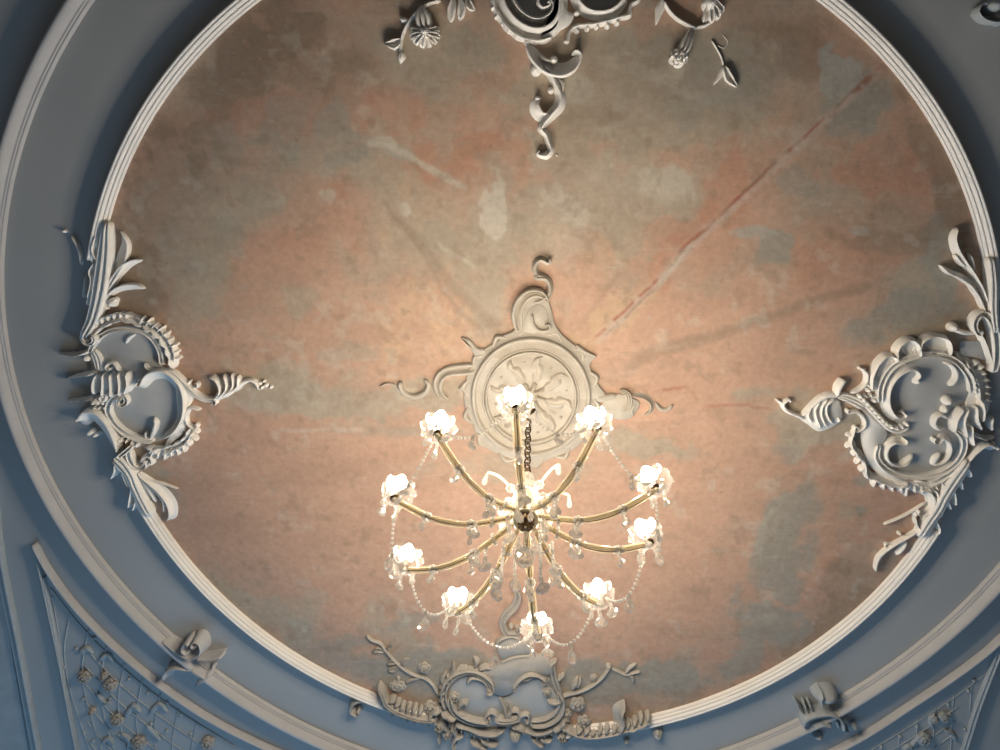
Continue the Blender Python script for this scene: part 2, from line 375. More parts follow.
# --- fresco oval: a grid of plaster with its pigment laid out as an attribute
def vnoise(X, Y, s, seed):
    g = np.random.default_rng(seed).random((64, 64)); x = X*s % 63; y = Y*s % 63
    i, j = x.astype(int), y.astype(int); u, v = x-i, y-j; u = u*u*(3-2*u); v = v*v*(3-2*v); i2, j2 = (i+1) % 64, (j+1) % 64
    return (g[i, j]*(1-u)+g[i2, j]*u)*(1-v)+(g[i, j2]*(1-u)+g[i2, j2]*u)*v
def fbm(X, Y, s, seed, o=5): 
    t = 0; a = .5; tot = 0
    for k in range(o): t = t+a*vnoise(X+17.3*k+20, Y+9.1*k+20, s*2**k, seed+k); tot += a; a *= .55
    return t/tot
def make_fresco():
    st = .0075
    B_ = OV_IN(TH, -.03); x0, y0 = B_.min(0); x1, y1 = B_.max(0)
    nx, ny = int((x1-x0)/st)+2, int((y1-y0)/st)+2
    gx = x0+st*np.arange(nx); gy = y0+st*np.arange(ny); X, Y = np.meshgrid(gx, gy)
    c = OV_IN.ctr; th = np.arctan2(Y-c[1], X-c[0]); bd = OV_IN(th.ravel(), -.022); rb = np.hypot(bd[:, 0]-c[0], bd[:, 1]-c[1]).reshape(X.shape)
    inside = np.hypot(X-c[0], Y-c[1]) < rb
    # picture coordinates of every grid point (only to read the survey of the stains off the photograph)
    Wd = np.stack([X, Y, np.full_like(X, D)], -1) @ BAS
    U = 500-Wd[..., 0]/Wd[..., 2]*F; Vv = 375+Wd[..., 1]/Wd[..., 2]*F
    n0 = fbm(X, Y, 1.6, 3); n1 = fbm(X, Y, 4.5, 11); n2 = fbm(X, Y, 12, 23, 4); n3 = fbm(X, Y, 2.6, 31); n4 = fbm(X*.6, Y*1.6, 7, 47)
    wu = (n1-.5)*70+(n2-.5)*36; wv = (fbm(X, Y, 4.5, 71)-.5)*70+(fbm(X, Y, 12, 77, 4)-.5)*36
    nz = .5+(fbm(X, Y, 6.5, 131, 6)-.5)*1.5
    def patch(lst, sharp=1.0):
        acc = np.zeros_like(X)
        for x, y, rx, ry, rot, k in lst:
            ca, sa = math.cos(math.radians(rot)), math.sin(math.radians(rot)); dx, dy = U+wu*min(1, rx/40)-x, Vv+wv*min(1, ry/40)-y
            q = np.hypot((dx*ca+dy*sa)/rx, (-dx*sa+dy*ca)/ry)
            acc = np.maximum(acc, k*np.clip((1.3-q)/.6*sharp, 0, 1))
        # worn edges: the coat thins out through the grain of the plaster
        return .45*acc+.55*np.clip((acc-nz)/.13+.5, 0, 1)*np.minimum(1, acc*1.5)
    PINK = np.array([.465, .30, .22]); SALM = np.array([.44, .245, .17]); BEIG = np.array([.375, .315, .245]); GREY = np.array([.31, .285, .24])
    PALE = np.array([.50, .45, .375]); BROWN = np.array([.27, .20, .145]); RED = np.array([.33, .125, .085]); OCH = np.array([.49, .345, .235])
    base = np.clip((n0-.5)*2.6+(n1-.5)*1.6+.62, 0, 1)[..., None]
    col = BEIG*(1-base)+PINK*base
    lay = lambda a, colr: col*(1-a[..., None])+colr*a[..., None]
    col = lay(patch([(330, 505, 185, 110, 15, .92), (650, 330, 130, 48, -10, .8), (720, 500, 140, 120, 10, .9), (620, 610, 110, 60, 0, .8), (880, 500, 60, 70, 0, .8), (700, 395, 110, 30, 0, .8), (420, 340, 90, 50, 20, .8), (300, 330, 90, 60, 0, .7), (800, 320, 95, 55, 0, .75), (590, 270, 50, 50, 0, .55), (560, 330, 60, 50, 0, .7), (500, 600, 120, 70, 0, .9)]), PINK)
    col = lay(patch([(425, 330, 45, 50, 10, .6), (405, 215, 30, 45, 0, .45), (600, 320, 60, 16, -40, .7), (620, 250, 40, 16, -30, .5)]), OCH)
    col = lay(patch([(265, 112, 80, 26, 0, .7), (400, 115, 60, 22, 0, .5), (450, 155, 66, 32, -12, .62), (340, 210, 30, 26, 0, .5), (285, 250, 40, 40, 0, .35), (175, 290, 24, 40, 0, .5), (880, 165, 60, 44, -10, .62), (830, 250, 80, 30, 0, .4), (735, 200, 30, 50, 20, .6), (690, 235, 30, 20, 0, .6), (580, 185, 40, 12, 0, .55), (645, 105, 40, 14, 0, .4), (760, 170, 40, 30, 0, .55), (570, 85, 12, 20, 0, .6), (655, 270, 40, 18, -40, .6), (840, 570, 30, 50, 30, .4), (880, 470, 40, 30, 0, .45), (470, 75, 40, 16, 0, .3), (840, 385, 40, 16, 0, .3)]), SALM)
    col = lay(patch([(640, 85, 150, 66, 0, .9), (440, 45, 60, 34, 0, .85), (570, 150, 40, 60, 0, .7), (620, 200, 75, 50, -20, .85), (300, 160, 55, 20, 20, .6), (200, 240, 50, 80, 0, .7), (330, 400, 85, 18, 5, .85), (430, 395, 40, 16, 0, .8), (260, 385, 45, 16, 0, .7), (150, 470, 20, 50, -30, .7), (660, 215, 30, 80, 40, .6), (720, 110, 60, 40, 0, .8), (430, 245, 24, 24, 0, .7), (640, 445, 60, 14, 4, .8), (820, 430, 60, 28, 0, .85), (770, 400, 50, 14, 0, .7), (500, 470, 110, 14, 0, .5), (300, 300, 40, 20, 0, .55), (350, 350, 30, 10, 0, .5), (540, 210, 40, 26, 0, .6), (490, 260, 26, 90, 2, .8), (905, 290, 40, 40, 0, .8)]), BEIG)
    col = lay(patch([(330, 135, 30, 34, 10, .6), (235, 170, 60, 100, 35, .5), (700, 60, 90, 60, 0, .5), (940, 255, 26, 50, 0, .9), (905, 320, 70, 26, -10, .75), (855, 95, 36, 40, 30, .7), (800, 190, 34, 30, 20, .55), (770, 250, 26, 16, -40, .7), (785, 540, 24, 55, 22, .85), (768, 625, 44, 34, 0, .8), (745, 665, 40, 18, -20, .7), (430, 670, 90, 22, 0, .9), (600, 680, 110, 26, 0, .9), (350, 640, 24, 12, 0, .6), (400, 620, 40, 8, -10, .6), (330, 655, 60, 16, 30, .6), (790, 455, 24, 12, 0, .5), (880, 430, 40, 30, 0, .6), (860, 480, 10, 8, 0, .6), (858, 512, 7, 7, 0, .7), (735, 530, 20, 12, 0, .4), (390, 430, 60, 6, 2, .4)]), GREY)
    col = lay(patch([(260, 40, 90, 40, -40, .75), (170, 170, 50, 70, 30, .6), (130, 270, 34, 60, 0, .6), (800, 40, 70, 34, 0, .5), (880, 230, 70, 22, 0, .5), (960, 200, 24, 60, -20, .65), (930, 130, 24, 60, -35, .55), (330, 75, 60, 24, 0, .5), (180, 590, 40, 20, 45, .5), (860, 590, 40, 60, 40, .55), (820, 640, 60, 24, -30, .6), (560, 700, 200, 14, 0, .5), (270, 640, 60, 16, 38, .5), (250, 530, 40, 14, 0, .2), (600, 110, 50, 10, 0, .4), (690, 90, 40, 14, 0, .35), (130, 440, 16, 80, -12, .4)]), BROWN)
    col = lay(patch([(492, 205, 12, 26, 0, .9), (378, 140, 14, 6, 0, .8), (278, 205, 6, 6, 0, .5), (326, 198, 12, 7, 0, .5), (404, 212, 6, 7, 0, .7), (640, 175, 50, 24, 10, .5), (560, 230, 36, 40, 0, .5), (620, 60, 20, 8, 0, .4)], 1.4), PALE)
    col = lay(patch([(838, 70, 16, 24, 10, .8), (752, 234, 20, 7, 0, .6), (858, 230, 9, 5, 0, .6), (556, 85, 8, 3, 0, .0), (385, 147, 22, 6, 25, .5), (720, 90, 24, 22, 0, .35)], 2), np.array([.37, .35, .31]))
    # crisp round repair beside the tail of the top cartouche
    dd = np.hypot((U-575)/21, (Vv-89)/16); col = lay(.85*np.clip((1.0-dd)*8, 0, 1), np.array([.42, .375, .31]))
    # radiating seams of the lath: (x0, y0, x1, y1, width, colour, strength, wobble)
    def seam(x0, y0, x1, y1, w, colr, k, wob, brk=0.0, seed=1):
        L = math.hypot(x1-x0, y1-y0); tx, ty = (x1-x0)/L, (y1-y0)/L
        s = (U-x0)*tx+(Vv-y0)*ty; d = -(U-x0)*ty+(Vv-y0)*tx+(n1-.5)*wob*2
        a = k*np.clip(1.5-np.abs(d)/w, 0, 1)*np.clip(s/12, 0, 1)*np.clip((L-s)/12, 0, 1)
        if brk: a = a*np.clip((fbm(X, Y, 9, seed, 4)-brk)*9, 0, 1)
        return a, colr
    for args in [(592, 343, 882, 66, 4.5, np.array([.46, .35, .29]), .85, 4), (590, 340, 884, 62, 1.5, RED, .85, 5, .42, 91), (676, 256, 768, 172, 1.7, RED, .9, 3, .30, 92), (600, 336, 870, 74, 1.3, BROWN, .7, 9, .40, 191),
                 (840, 108, 876, 70, 3.0, np.array([.25, .12, .09]), .8, 5, .42, 95), (600, 338, 700, 240, 2.0, PALE, .6, 5, .42, 99),
                 (500, 335, 390, 210, 5.0, BROWN, .38, 5), (490, 345, 378, 195, 2, BROWN, .3, 8), (472, 192, 368, 136, 3.5, PALE, .75, 6, .40, 93), (425, 235, 480, 272, 2.5, PALE, .55, 6, .42, 98),
                 (622, 366, 880, 280, 4.5, BROWN, .5, 7), (640, 352, 760, 318, 3, BROWN, .35, 7), (575, 330, 620, 270, 2.5, BROWN, .3, 5),
                 (655, 392, 690, 384, 1.5, RED, .6, 6), (690, 386, 700, 400, 1.5, RED, .5, 6), (700, 402, 775, 410, 1.6, RED, .45, 8), (690, 240, 740, 205, 3, PALE, .4, 6, .45, 94),
                 (790, 225, 835, 170, 4, PALE, .4, 8, .45, 96), (140, 432, 420, 430, 2.5, PALE, .35, 6, .44, 97), (225, 130, 480, 142, 2.0, BEIG, .4, 8, .45, 55)]:
        a, cl = seam(*args); col = lay(a, cl)
    # scraped plaster: brushed streaks and worn flecks
    fl = np.clip((n2-.60)*9, 0, 1)*np.clip((n3-.47)*7, 0, 1); col = lay(.34*fl, PALE)
    fl = np.clip((fbm(X, Y, 15, 61, 4)-.63)*9, 0, 1); col = lay(.35*fl, BROWN)
    col = col*(1+.18*(n4-.5)+.22*(fbm(X, Y, 3.1, 83)-.5))[..., None]
    idx = -np.ones(X.shape, int); cell = inside[:-1, :-1] & inside[1:, :-1] & inside[:-1, 1:] & inside[1:, 1:]
    use = np.zeros(X.shape, bool)
    for a in (slice(None, -1), slice(1, None)):
        for b in (slice(None, -1), slice(1, None)): use[a, b] |= cell
    idx[use] = np.arange(use.sum())
    # plaster is not true: slow waves of a few millimetres
    Z = HC-.004-.007*n3
    V = np.column_stack([X[use], Y[use], Z[use]])
    j, i = np.nonzero(cell); Q = np.column_stack([idx[j, i], idx[j+1, i], idx[j+1, i+1], idx[j, i+1]])
    me = bpy.data.meshes.new('painted_field'); me.vertices.add(len(V)); me.vertices.foreach_set('co', V.ravel())
    me.loops.add(Q.size); me.loops.foreach_set('vertex_index', Q.ravel().astype(np.int32))
    me.polygons.add(len(Q)); me.polygons.foreach_set('loop_start', (np.arange(len(Q))*4).astype(np.int32))
    me.polygons.foreach_set('use_smooth', np.ones(len(Q), bool)); me.update(calc_edges=True); me.validate()
    ca = me.color_attributes.new('pigment', 'FLOAT_COLOR', 'POINT')
    ca.data.foreach_set('color', np.column_stack([np.clip(col[use]*1.05, .02, .9), np.ones(use.sum())]).ravel().astype(np.float32))
    return me
link('painted_field', make_fresco(), FRESCO, ceiling, label='weathered salmon pink and grey-beige plaster of the oval')

T1 = [(-1, -.3), (-1, .34), (-.93, .44), (-.84, .47), (-.78, .43), (-.70, .45), (-.60, .62), (-.46, .70), (-.34, .68), (-.28, .63), (-.2, .66), (-.1, .80), (.08, .90), (.25, .91), (.33, .87), (.4, .89), (.52, .97), (.7, 1), (.88, .92), (.97, .75), (1, .5), (1, -.3)]
T2 = [(-1, -.3), (-1, .22), (-.92, .32), (-.83, .33), (-.80, .30), (-.74, .33), (-.70, .42), (-.62, .43), (-.58, .41), (-.48, .53), (-.3, .74), (-.05, .92), (.2, 1), (.5, .97), (.75, .82), (.92, .55), (1, .25), (1, -.3)]
def ring_trim(name, fn, w, h, prof, label, n=420, mat=None):
    t = np.linspace(0, 2*PI, n+1)[:-1]; P = fn(t, -w/2)
    mb = MB(); prof2 = [(-s, tt) for s, tt in prof]
    sweep(mb, P, np.full(n, w/2), np.full(n, h), prof2, closed=True)
    return tag(link(name, mb.mesh(name), DIMTRIM), label, kind='structure')
def arc_trim(name, fn, w, h, prof, gaps, label):
    # the moulding stops where the cartouches interrupt it
    an = lambda px: float(np.arctan2(*(at(px[0], px[1], h)-fn.ctr)[::-1]))
    g = sorted([(an(a) % (2*PI), an(b) % (2*PI)) for a, b in gaps]); mb = MB(); prof2 = [(-s, tt) for s, tt in prof]
    for k in range(len(g)):
        t0 = g[k][1]; t1 = g[(k+1) % len(g)][0]
        if t1 < t0: t1 += 2*PI
        n = int((t1-t0)/(2*PI)*460)+2; P = fn(np.linspace(t0, t1, n), -w/2); sweep(mb, P, np.full(n, w/2), np.full(n, h), prof2)
    return tag(link(name, mb.mesh(name), TRIM), label, kind='structure')
arc_trim('trim_1', OV_IN, .056, .066, T1, [((998, 300), (938, 532)), ((566, 736.5), (433, 722)), ((132, 500), (94, 262))], 'cream fluted plaster moulding framing the pink oval')
ring_trim('trim_2', OV_OUT, .084, .080, T2, 'thick pale outer oval moulding on the blue ceiling')
def line_trim(name, px, w, h, prof, label, mat):
    mb = MB(); S(px, w, h, prof, e0=1, e1=1)(mb); return tag(link(name, mb.mesh(name), mat), label, kind='structure')
line_trim('trim_3', [(-14, 470), (-4, 558), (14, 650), (33, 750), (50, 830)], 12, .04, 'double', 'straight grey-blue border moulding at the left edge', GREYB)

mb = MB(); plate([(-60, 470), (-10, 470), (-2, 558), (11, 650), (28, 750), (44, 830), (-60, 830)], .012, False)(mb)
tag(link('trim_4', mb.mesh('trim_4', False), GREYB), 'pale worn plaster border strip in the lower left corner', kind='structure')
# ------------------------------------------------------------------ daylight from the windows below the picture, dim room
w = bpy.data.worlds.new('world'); sc.world = w; w.use_nodes = True
bg = w.node_tree.nodes['Background']; bg.inputs[0].default_value = (.84, .92, 1.0, 1); bg.inputs[1].default_value = AMB
def window_light(x, e):
    l = bpy.data.lights.new('window_daylight', 'AREA'); l.shape = 'RECTANGLE'; l.size = 1.5; l.size_y = 2.8; l.energy = e; l.color = (.30, .62, 1.0)
    o = bpy.data.objects.new('window_daylight', l); C.objects.link(o); o.location = (x, 5.5, 2.3)
    o.rotation_euler = (math.radians(-90-12), 0, 0)      # faces -y, into the room
    return o
for x, e in ((-3.2, 1.25), (-.6, 1.1), (2.0, .75)): window_light(x, WIN*e)
sc.view_settings.view_transform = 'Standard'; sc.view_settings.look = 'None'; sc.view_settings.gamma = 1; sc.view_settings.use_curve_mapping = False
sc.view_settings.exposure = EXPO
sc.cycles.caustics_reflective = False; sc.cycles.caustics_refractive = False
sc.cycles.max_bounces = 14; sc.cycles.transparent_max_bounces = 24; sc.cycles.transmission_bounces = 12; sc.cycles.sample_clamp_indirect = 4
# ------------------------------------------------------------------ stucco ornaments (traced crest lines, modelled in relief)
CAT = 'plaster ornament'; GC = 'cartouches around the oval'
# ---- left cartouche
o = Orn('ceiling_cartouche', 'white rocaille plaster cartouche with grey fields on the left edge of the oval', CAT, (140, 385), GC)
o.p('field', plate([(90,352),(99,335),(112,328),(130,329),(148,337),(158,349),(162,366),(168,376),(180,390),(180,416),(170,436),(152,443),(136,441),(118,432),(106,416),(100,396),(92,374)], .012), mat=FIELD, label='grey painted field')
o.p('sheath', S([(82,336),(89,322),(94,304),(98,282),(101,258),(103,236),(104,222)], [9,13,15,17,15,11,8], .075, 'flute', c0=(1,7,.8)), S([(85,306),(90,290),(93,270),(91,256),(96,242),(97,228)], [3,6,8,7,5,2], .06, 'ridge'))
o.p('leaf', S([(86,300),(90,282),(88,272),(94,262)], [4,7,5,2], .065, 'ridge')); o.p('leaf', S([(96,262),(91,250),(95,236)], [6,6,2], .07, 'ridge'))
o.p('leaf', S([(104,293),(112,274),(119,258),(122,244),(118,231)], [5,12,15,12,4], .045, 'rimr', e1=.2))
o.p('leaf', S([(105,295),(113,280),(122,269),(131,263),(139,261)], [4,7,8,6,3], .05, 'riml'))
o.p('leaf', S([(107,297),(115,291),(126,288),(136,288),(142,290)], [3,6,8,7,3], .05, 'riml'))
o.p('bud', S([(101,300),(102,307),(106,310)], 4, .05), B(109,304,5.5,5,.055), B(113,301,3,3,.05))
o.p('twig', S([(70,236),(76,246),(79,256),(80,265)], [1.5,2.5,2.5,1], .03)); o.p('twig', S([(84,276),(83,288),(82,298)], [1.2,2.4,1.2], .03)); o.p('bud', B(62.5,231.5,1.8,2,.03))
o.p('ruffle', S([(83,342),(91,330),(104,322),(118,318),(131,320),(143,326)], [9,12,11,10,11,10], .055, 'scoop', lobes=6, depth=.25))
o.p('ruffle', S([(140,325),(153,331),(163,342),(169,355),(172,370)], [11,13,12,10,8], .06, 'rimr', lobes=5, depth=.4), S([(143,322),(155,327),(165,338),(172,350),(174,364)], 5, .055, lobes=6, depth=.5))
o.p('frame_scroll', S([(88,353),(96,340),(108,332),(124,329.5),(140,332),(152,340),(159,352),(161,366)], 4.5, .04, 'scoop'))
o.p('frame_scroll', S([(169,370),(156,372),(147,370),(143,364)], [4,5,5,4], .045, 'ridge'))
o.p('leaf', S([(125,344),(128,338),(134,335)], [3,5,3], .03))
o.p('frill', frill([(85,339),(95,327),(110,319),(128,317)], 8, 6, 4.5, .06, -1)); o.p('frill', frill([(136,321),(150,326),(162,335),(170,347),(175,362)], 9, 8, 5.5, .055, -1)); o.p('frill', frill([(193,428),(189,440),(178,449),(164,454),(148,454)], 9, 8, 5.5, .055, -1)); o.p('frill', frill([(104,420),(112,432),(124,441),(138,446)], 8, 5, 4, .05, 1))
o.p('pilaster', S([(91,350),(96,360),(98,372)], [8,11,9], .04, 'flute')); o.p('volute', S([(118,372),(113,364),(108,364)], 3.5, .045, c1=(-1,4.5,.7)))
o.p('bead', B(84,360,3.6,3.6,.06))
for yy, pts in [(355, [(57,354),(66,356),(74,357),(83,354)]), (379, [(63,380),(72,378),(82,377),(90,376)]), (402, [(66,401),(76,402),(88,402),(97,405)])]:
    o.p('spiky_twig', S(pts, [1.2,4,6,7], [.03,.06,.09,.09], 'ridge', e0=.1, lobes=4, depth=.5))
for pts in ([(94,376),(91,386),(92,396)], [(101,375),(101,386),(100,398)], [(108,375),(109,386),(109,399)], [(116,374),(118,386),(117,398)], [(124,374),(126,386),(122,396)]):
    o.p('shell_rib', S(pts, [5,7.5,5], .08, 'ridge'))
o.p('volute', S([(104,392),(105,398)], 5, .06, c1=(1,4,1))); o.p('bead_cluster', *[B(90+5*(k % 3)+1.5*(k//3), 400+4.5*(k//3), 2.4, 2.4, .06) for k in range(9)])
o.p('frame_scroll', S([(152,442),(138,440),(124,434),(113,424),(107,412),(109,403),(115,397)], [6,7,7,7,7,6,5], .05, 'scoop', c1=(1,7,1.2)))
o.p('curved_scroll', S([(141,388),(147,380),(157,377),(167,381),(175,391),(178,404),(177,418),(170,431),(158,440)], [7,12,15,16,15,13,11,9,6], .07, 'riml', c0=(-1,6,.6)))
o.p('curved_scroll', S([(158,372),(170,374),(181,384),(192,395),(203,401),(212,401)], [5,7,8,8,7,5], .055, 'double', c1=(1,3,.6)))
o.p('acanthus', S([(212,401),(222,396),(232,391)], [6,9,7], .05)); o.p('volute', S([(190,381),(187,384),(190,388),(195,388)], 3.5, .04, c1=(-1,3,.6)))
for pts in ([(212,401),(218,395),(218,388),(214,381),(207,378)], [(217,399),(224,392),(225,384),(222,376)], [(222,397),(230,391),(232,383),(230,375)], [(227,394),(235,389),(237,383),(236,377)]):
    o.p('shell_rib', S(pts, [6,8,8,7,5], .06, 'ridge'))
o.p('tip_leaf', S([(234,391),(241,384),(249,381),(255,384),(258,389)], [7,6,5,5,3], .045, c1=(-1,2.5,.5)))
for b in ((258,385,3.4), (265,386,3), (270,388,2.2), (263,382,2)): o.p('bead', B(b[0], b[1], b[2], b[2], .035))
o.p('volute', S([(199,411),(190,409),(185,415),(186,424),(192,429)], [3,4,4.5,4,3], .045, c1=(-1,3.5,.7)))
o.p('web', plate([(176,386),(192,397),(186,412),(184,430),(176,440),(164,446),(176,420)], .03))
o.p('ruffle', S([(190,430),(186,440),(177,447),(166,451),(154,453),(142,450)], [7,10,10,10,10,7], .06, 'rimr', lobes=6, depth=.45))
o.p('ruffle', S([(191,434),(184,445),(172,452),(160,456)], 4, .055, lobes=5, depth=.5))
o.p('leaf', leafs([(149,440),(152,431),(154,424),(152,419)], 7, .055)); o.p('leaf', leafs([(146,440),(144,436),(145,432)], 4, .05))
o.p('flower', *[S([(152,449),(152+7*math.cos(a),449+7*math.sin(a))], [2.5,4.5], .06, e1=.6) for a in (.3,1,1.6,2.2,2.9)])
o.p('horn_leaf', S([(80,424),(85,419),(93,421),(101,430),(108,443),(113,457)], [11,18,20,18,15,12], .08, 'riml', c0=(-1,6,.45)), B(87,435,3.4,3,.075), B(93,437,2.6,2.2,.07))
o.p('ribbon', S([(106,430),(113,438),(121,444)], [4,7,5], .06, lobes=3)); o.p('sheath', S([(112,460),(119,466),(127,476),(132,488),(139,503),(148,519)], [12,15,12,11,11,10], .08, 'flute', e0=.8))
o.p('ribbon', S([(112,462),(120,456),(129,448)], [4,6,5], .09, 'double'))
for pts in ([(114,463),(113,473),(109,481)], [(120,470),(123,479),(128,489)], [(131,486),(129,498),(127,510)], [(136,497),(134,505),(131,513)]): o.p('leaf_spike', S(pts, [6,6,2], .07, 'ridge', e1=.15))
o.p('volute', S([(127,452),(129,461),(134,468),(141,469)], [6,7,6,4], .06, 'scoop', c1=(-1,4,.6))); o.p('volute', S([(139,464),(143,458),(149,458),(151,463)], [3,5,5,4], .05, c1=(1,2.5,.5)))
o.p('leaf', S([(136,473),(148,482),(162,486),(177,490)], [4,6,6,2], .03, 'riml', e1=.2)); o.p('leaf', S([(136,474),(150,484),(162,494),(170,506),(171,518),(166,523)], [3,6,9,10,8,4], .05, 'rimr', e1=.3))
o.p('leaf', S([(137,478),(146,490),(155,503)], [4,7,2], .035, 'leaf', e1=.2)); o.p('leaf', S([(137,476),(150,490),(160,502),(162,513)], [3,6,6,3], .04, 'riml'))

# ---- right cartouche
o = Orn('ceiling_cartouche', 'white rocaille plaster cartouche with grey shield on the right edge of the oval', CAT, (920, 410), GC)
o.p('field', plate([(888,392),(894,376),(908,363),(930,357),(952,362),(966,376),(968,396),(960,412),(962,440),(958,456),(944,468),(920,474),(898,470),(884,458),(884,446),(896,436),(904,430),(894,420),(888,408)], .012), mat=FIELD, label='grey painted shield field')
o.p('leaf', S([(990,306),(985,291),(977,276),(968,263),(960,250),(957,238),(960,228)], [3,4,6,8,8,6,2], .06, 'ridge', e1=.2)); o.p('leaf_spike', S([(975,272),(974,262),(971,254)], [3,3,1], .05)); o.p('leaf_spike', S([(968,268),(961,262),(957,255)], [4,4,2], .05))
o.p('leaf', S([(991,312),(985,297),(976,285),(964,277),(952,272),(944,266)], [9,11,9,7,6,4], .06, 'riml', lobes=4, depth=.15)); o.p('sheath', S([(994,258),(997,285),(997,310),(999,335)], [6,9,9,7], .09, 'flute'))
o.p('frame_scroll', S([(978,333),(976,324),(981,316),(989,316),(995,326),(998,342),(998,360),(995,374)], [3,5,6,7,7,7,7,5], .075, 'scoop', c0=(1,3.5,.6)))
o.p('frame_scroll', S([(980,331),(986,342),(991,356),(995,369)], [3,5,6,4], .06, 'ridge')); o.p('volute', B(957,329,5,5,.07), S([(958,331),(967,334),(979,334)], [5,5,3], .05))
o.p('panel', plate([(960,341),(983,341),(988,352),(990,362),(975,358),(960,356)], .02, False), mat=FIELD)
cups = [([(923,358),(922,346),(930,339),(940,337.5),(950,341),(953,350),(951,357)], (937,357)), ([(899,364),(899,351),(906,343),(914,341),(920,346),(921,354)], (909,361)), ([(873,392),(874,378),(880,365),(889,357),(898,359),(901,364)], (888,382)), ([(956,344),(957,352),(962,358),(968,361)], (962,350))]
for pts, c in cups[:3]:
    o.p('shell_cup', S(pts, [4,6,6,6,6,5,4], .065, 'ridge'), plate(pts+[c], .022), S([pts[1], c], [8,4], .03, 'flute'), S([pts[-2], c], [8,4], .035, 'flute'))
o.p('frame_scroll', S([(881,404),(882,388),(889,373),(901,363),(917,357),(935,355),(952,359),(963,367),(971,379),(973,394)], [5,6,6,6,6,6,6,6,6,4], .05, 'scoop'))
o.p('curved_scroll', S([(917,383),(923,377),(920,370),(911,369),(899,375),(890,386),(887,400),(890,413),(898,421),(906,420)], [3,5,6,6,7,8,8,8,7,5], .06, 'riml', c1=(-1,4.5,.8)), B(919,383,3,3.5,.06))
o.p('curved_scroll', S([(951,387),(957,381),(958,373),(953,366),(946,364)], [5,6,5,4,2], .05))
o.p('bead_band', beadrow([(862,398),(871,407),(880,417),(889,426),(899,430),(909,426)], 2.6, .055, 1.0), S([(860,400),(870,410),(880,421),(890,430),(900,433),(911,428)], 4.5, .035))
o.p('panel', plate([(955,352),(974,362),(988,380),(990,408),(978,424),(962,424),(966,404),(970,384)], .02), mat=WHITE)
o.p('bead_band', beadrow([(869,386),(871,394),(876,402)], 2.4, .05), beadrow([(874,390),(878,398)], 2.2, .05))
o.p('curved_scroll', S([(905,444),(897,442),(889,446),(885,454),(887,463),(895,469),(906,469),(913,464)], [5,6,7,8,8,8,8,7], .06, 'riml', c0=(1,2.5,.4))); o.p('leaf', leafs([(900,467),(909,463),(915,456)], 9, .05))
o.p('frame_scroll', S([(880,446),(878,458),(886,469),(900,476),(920,478),(940,475),(955,466),(964,453),(965,440),(958,432)], [4,5,6,6,6,6,6,6,6,4], .05, 'scoop'))
o.p('curved_scroll', S([(940,443),(944,438),(951,440),(955,449),(952,459),(944,466),(934,467)], [4,6,7,7,7,6,3], .06, 'rimr', c0=(-1,3,.6))); o.p('leaf', leafs([(934,466),(938,460),(943,455)], 6, .055))
o.p('volute', S([(946,430),(940,430),(936,425),(938,418),(944,416),(949,420)], [4,5,5,5,5,4], .055)); o.p('knob', B(951,403,5,5.5,.07, 0, .3, .15), B(947,411,4,5,.05))
for pts in ([(966,410),(959,420),(956,434)], [(971,410),(966,422),(969,440)], [(979,408),(979,420),(984,432)], [(974,426),(974,438),(976,448)], [(984,402),(986,414),(984,424)]): o.p('shell_rib', S(pts, [5,8,4], .08, 'ridge'))
o.p('shell_rib', S([(995,418),(993,425),(994,432)], [3,5,3], .06)); o.p('spiky_twig', S([(980,438),(988,441),(996,437)], [6,5,2], [.08,.06,.03], 'ridge', lobes=3))
o.p('ruffle', S([(970,362),(979,374),(984,389),(984,403)], [8,10,10,8], .06, 'rimr', lobes=5, depth=.4)); o.p('ruffle', S([(968,368),(976,381),(978,396)], 4, .07, lobes=6, depth=.5))
o.p('horn_leaf', S([(997,452),(990,449),(981,455),(973,463),(967,471)], [6,9,9,8,6], .07, 'rimr', c0=(1,4,.5)))
o.p('sheath', S([(972,462),(964,474),(955,487),(947,500),(941,512),(931,526),(922,540)], [8,11,12,12,12,11,9], .085, 'flute'))
for pts in ([(961,478),(963,485),(964,492)], [(955,490),(957,500),(957,508)], [(948,500),(951,507),(953,512)], [(944,508),(943,515),(940,520)], [(936,520),(941,530),(939,537)], [(967,468),(972,474),(972,480)]): o.p('leaf_spike', S(pts, [6,7,2], .075, 'ridge', e1=.15))
o.p('winding_scroll', S([(920,493),(929,495),(933,503),(931,511),(924,516)], [5,7,8,7,4], .06, 'riml', c1=(1,3.5,.5))); o.p('winding_scroll', S([(927,489),(937,492),(940,502),(938,510)], [4,5,5,3], .06, 'ridge'))
o.p('winding_scroll', S([(941,517),(934,525),(926,529),(920,526),(918,519)], [8,8,7,5,3], .065, 'riml'))
o.p('ruffle', S([(858,430),(855,444),(862,456),(869,464),(871,476),(881,480),(890,484),(901,486),(911,484)], [5,8,9,9,9,9,9,9,5], .06, 'rimr', lobes=8, depth=.35))
o.p('frill', frill([(854,432),(853,445),(861,459),(868,472),(878,482),(892,487),(906,488)], 10, 8, 6, .05, 1)); o.p('frill', frill([(974,362),(984,375),(988,390),(988,404)], 7, 7, 5, .06, -1)); o.p('frill', frill([(912,488),(928,490),(944,484),(958,474)], 7, 7, 5, .055, 1)); o.p('frill', frill([(868,402),(872,388),(878,374)], 4, 6, 5, .05, -1))
o.p('web', plate([(862,408),(878,420),(888,434),(880,448),(880,462),(892,474),(910,482),(940,480),(958,466),(964,470),(952,486),(930,494),(908,490),(888,480),(872,468),(864,450),(862,434),(866,420)], .028))
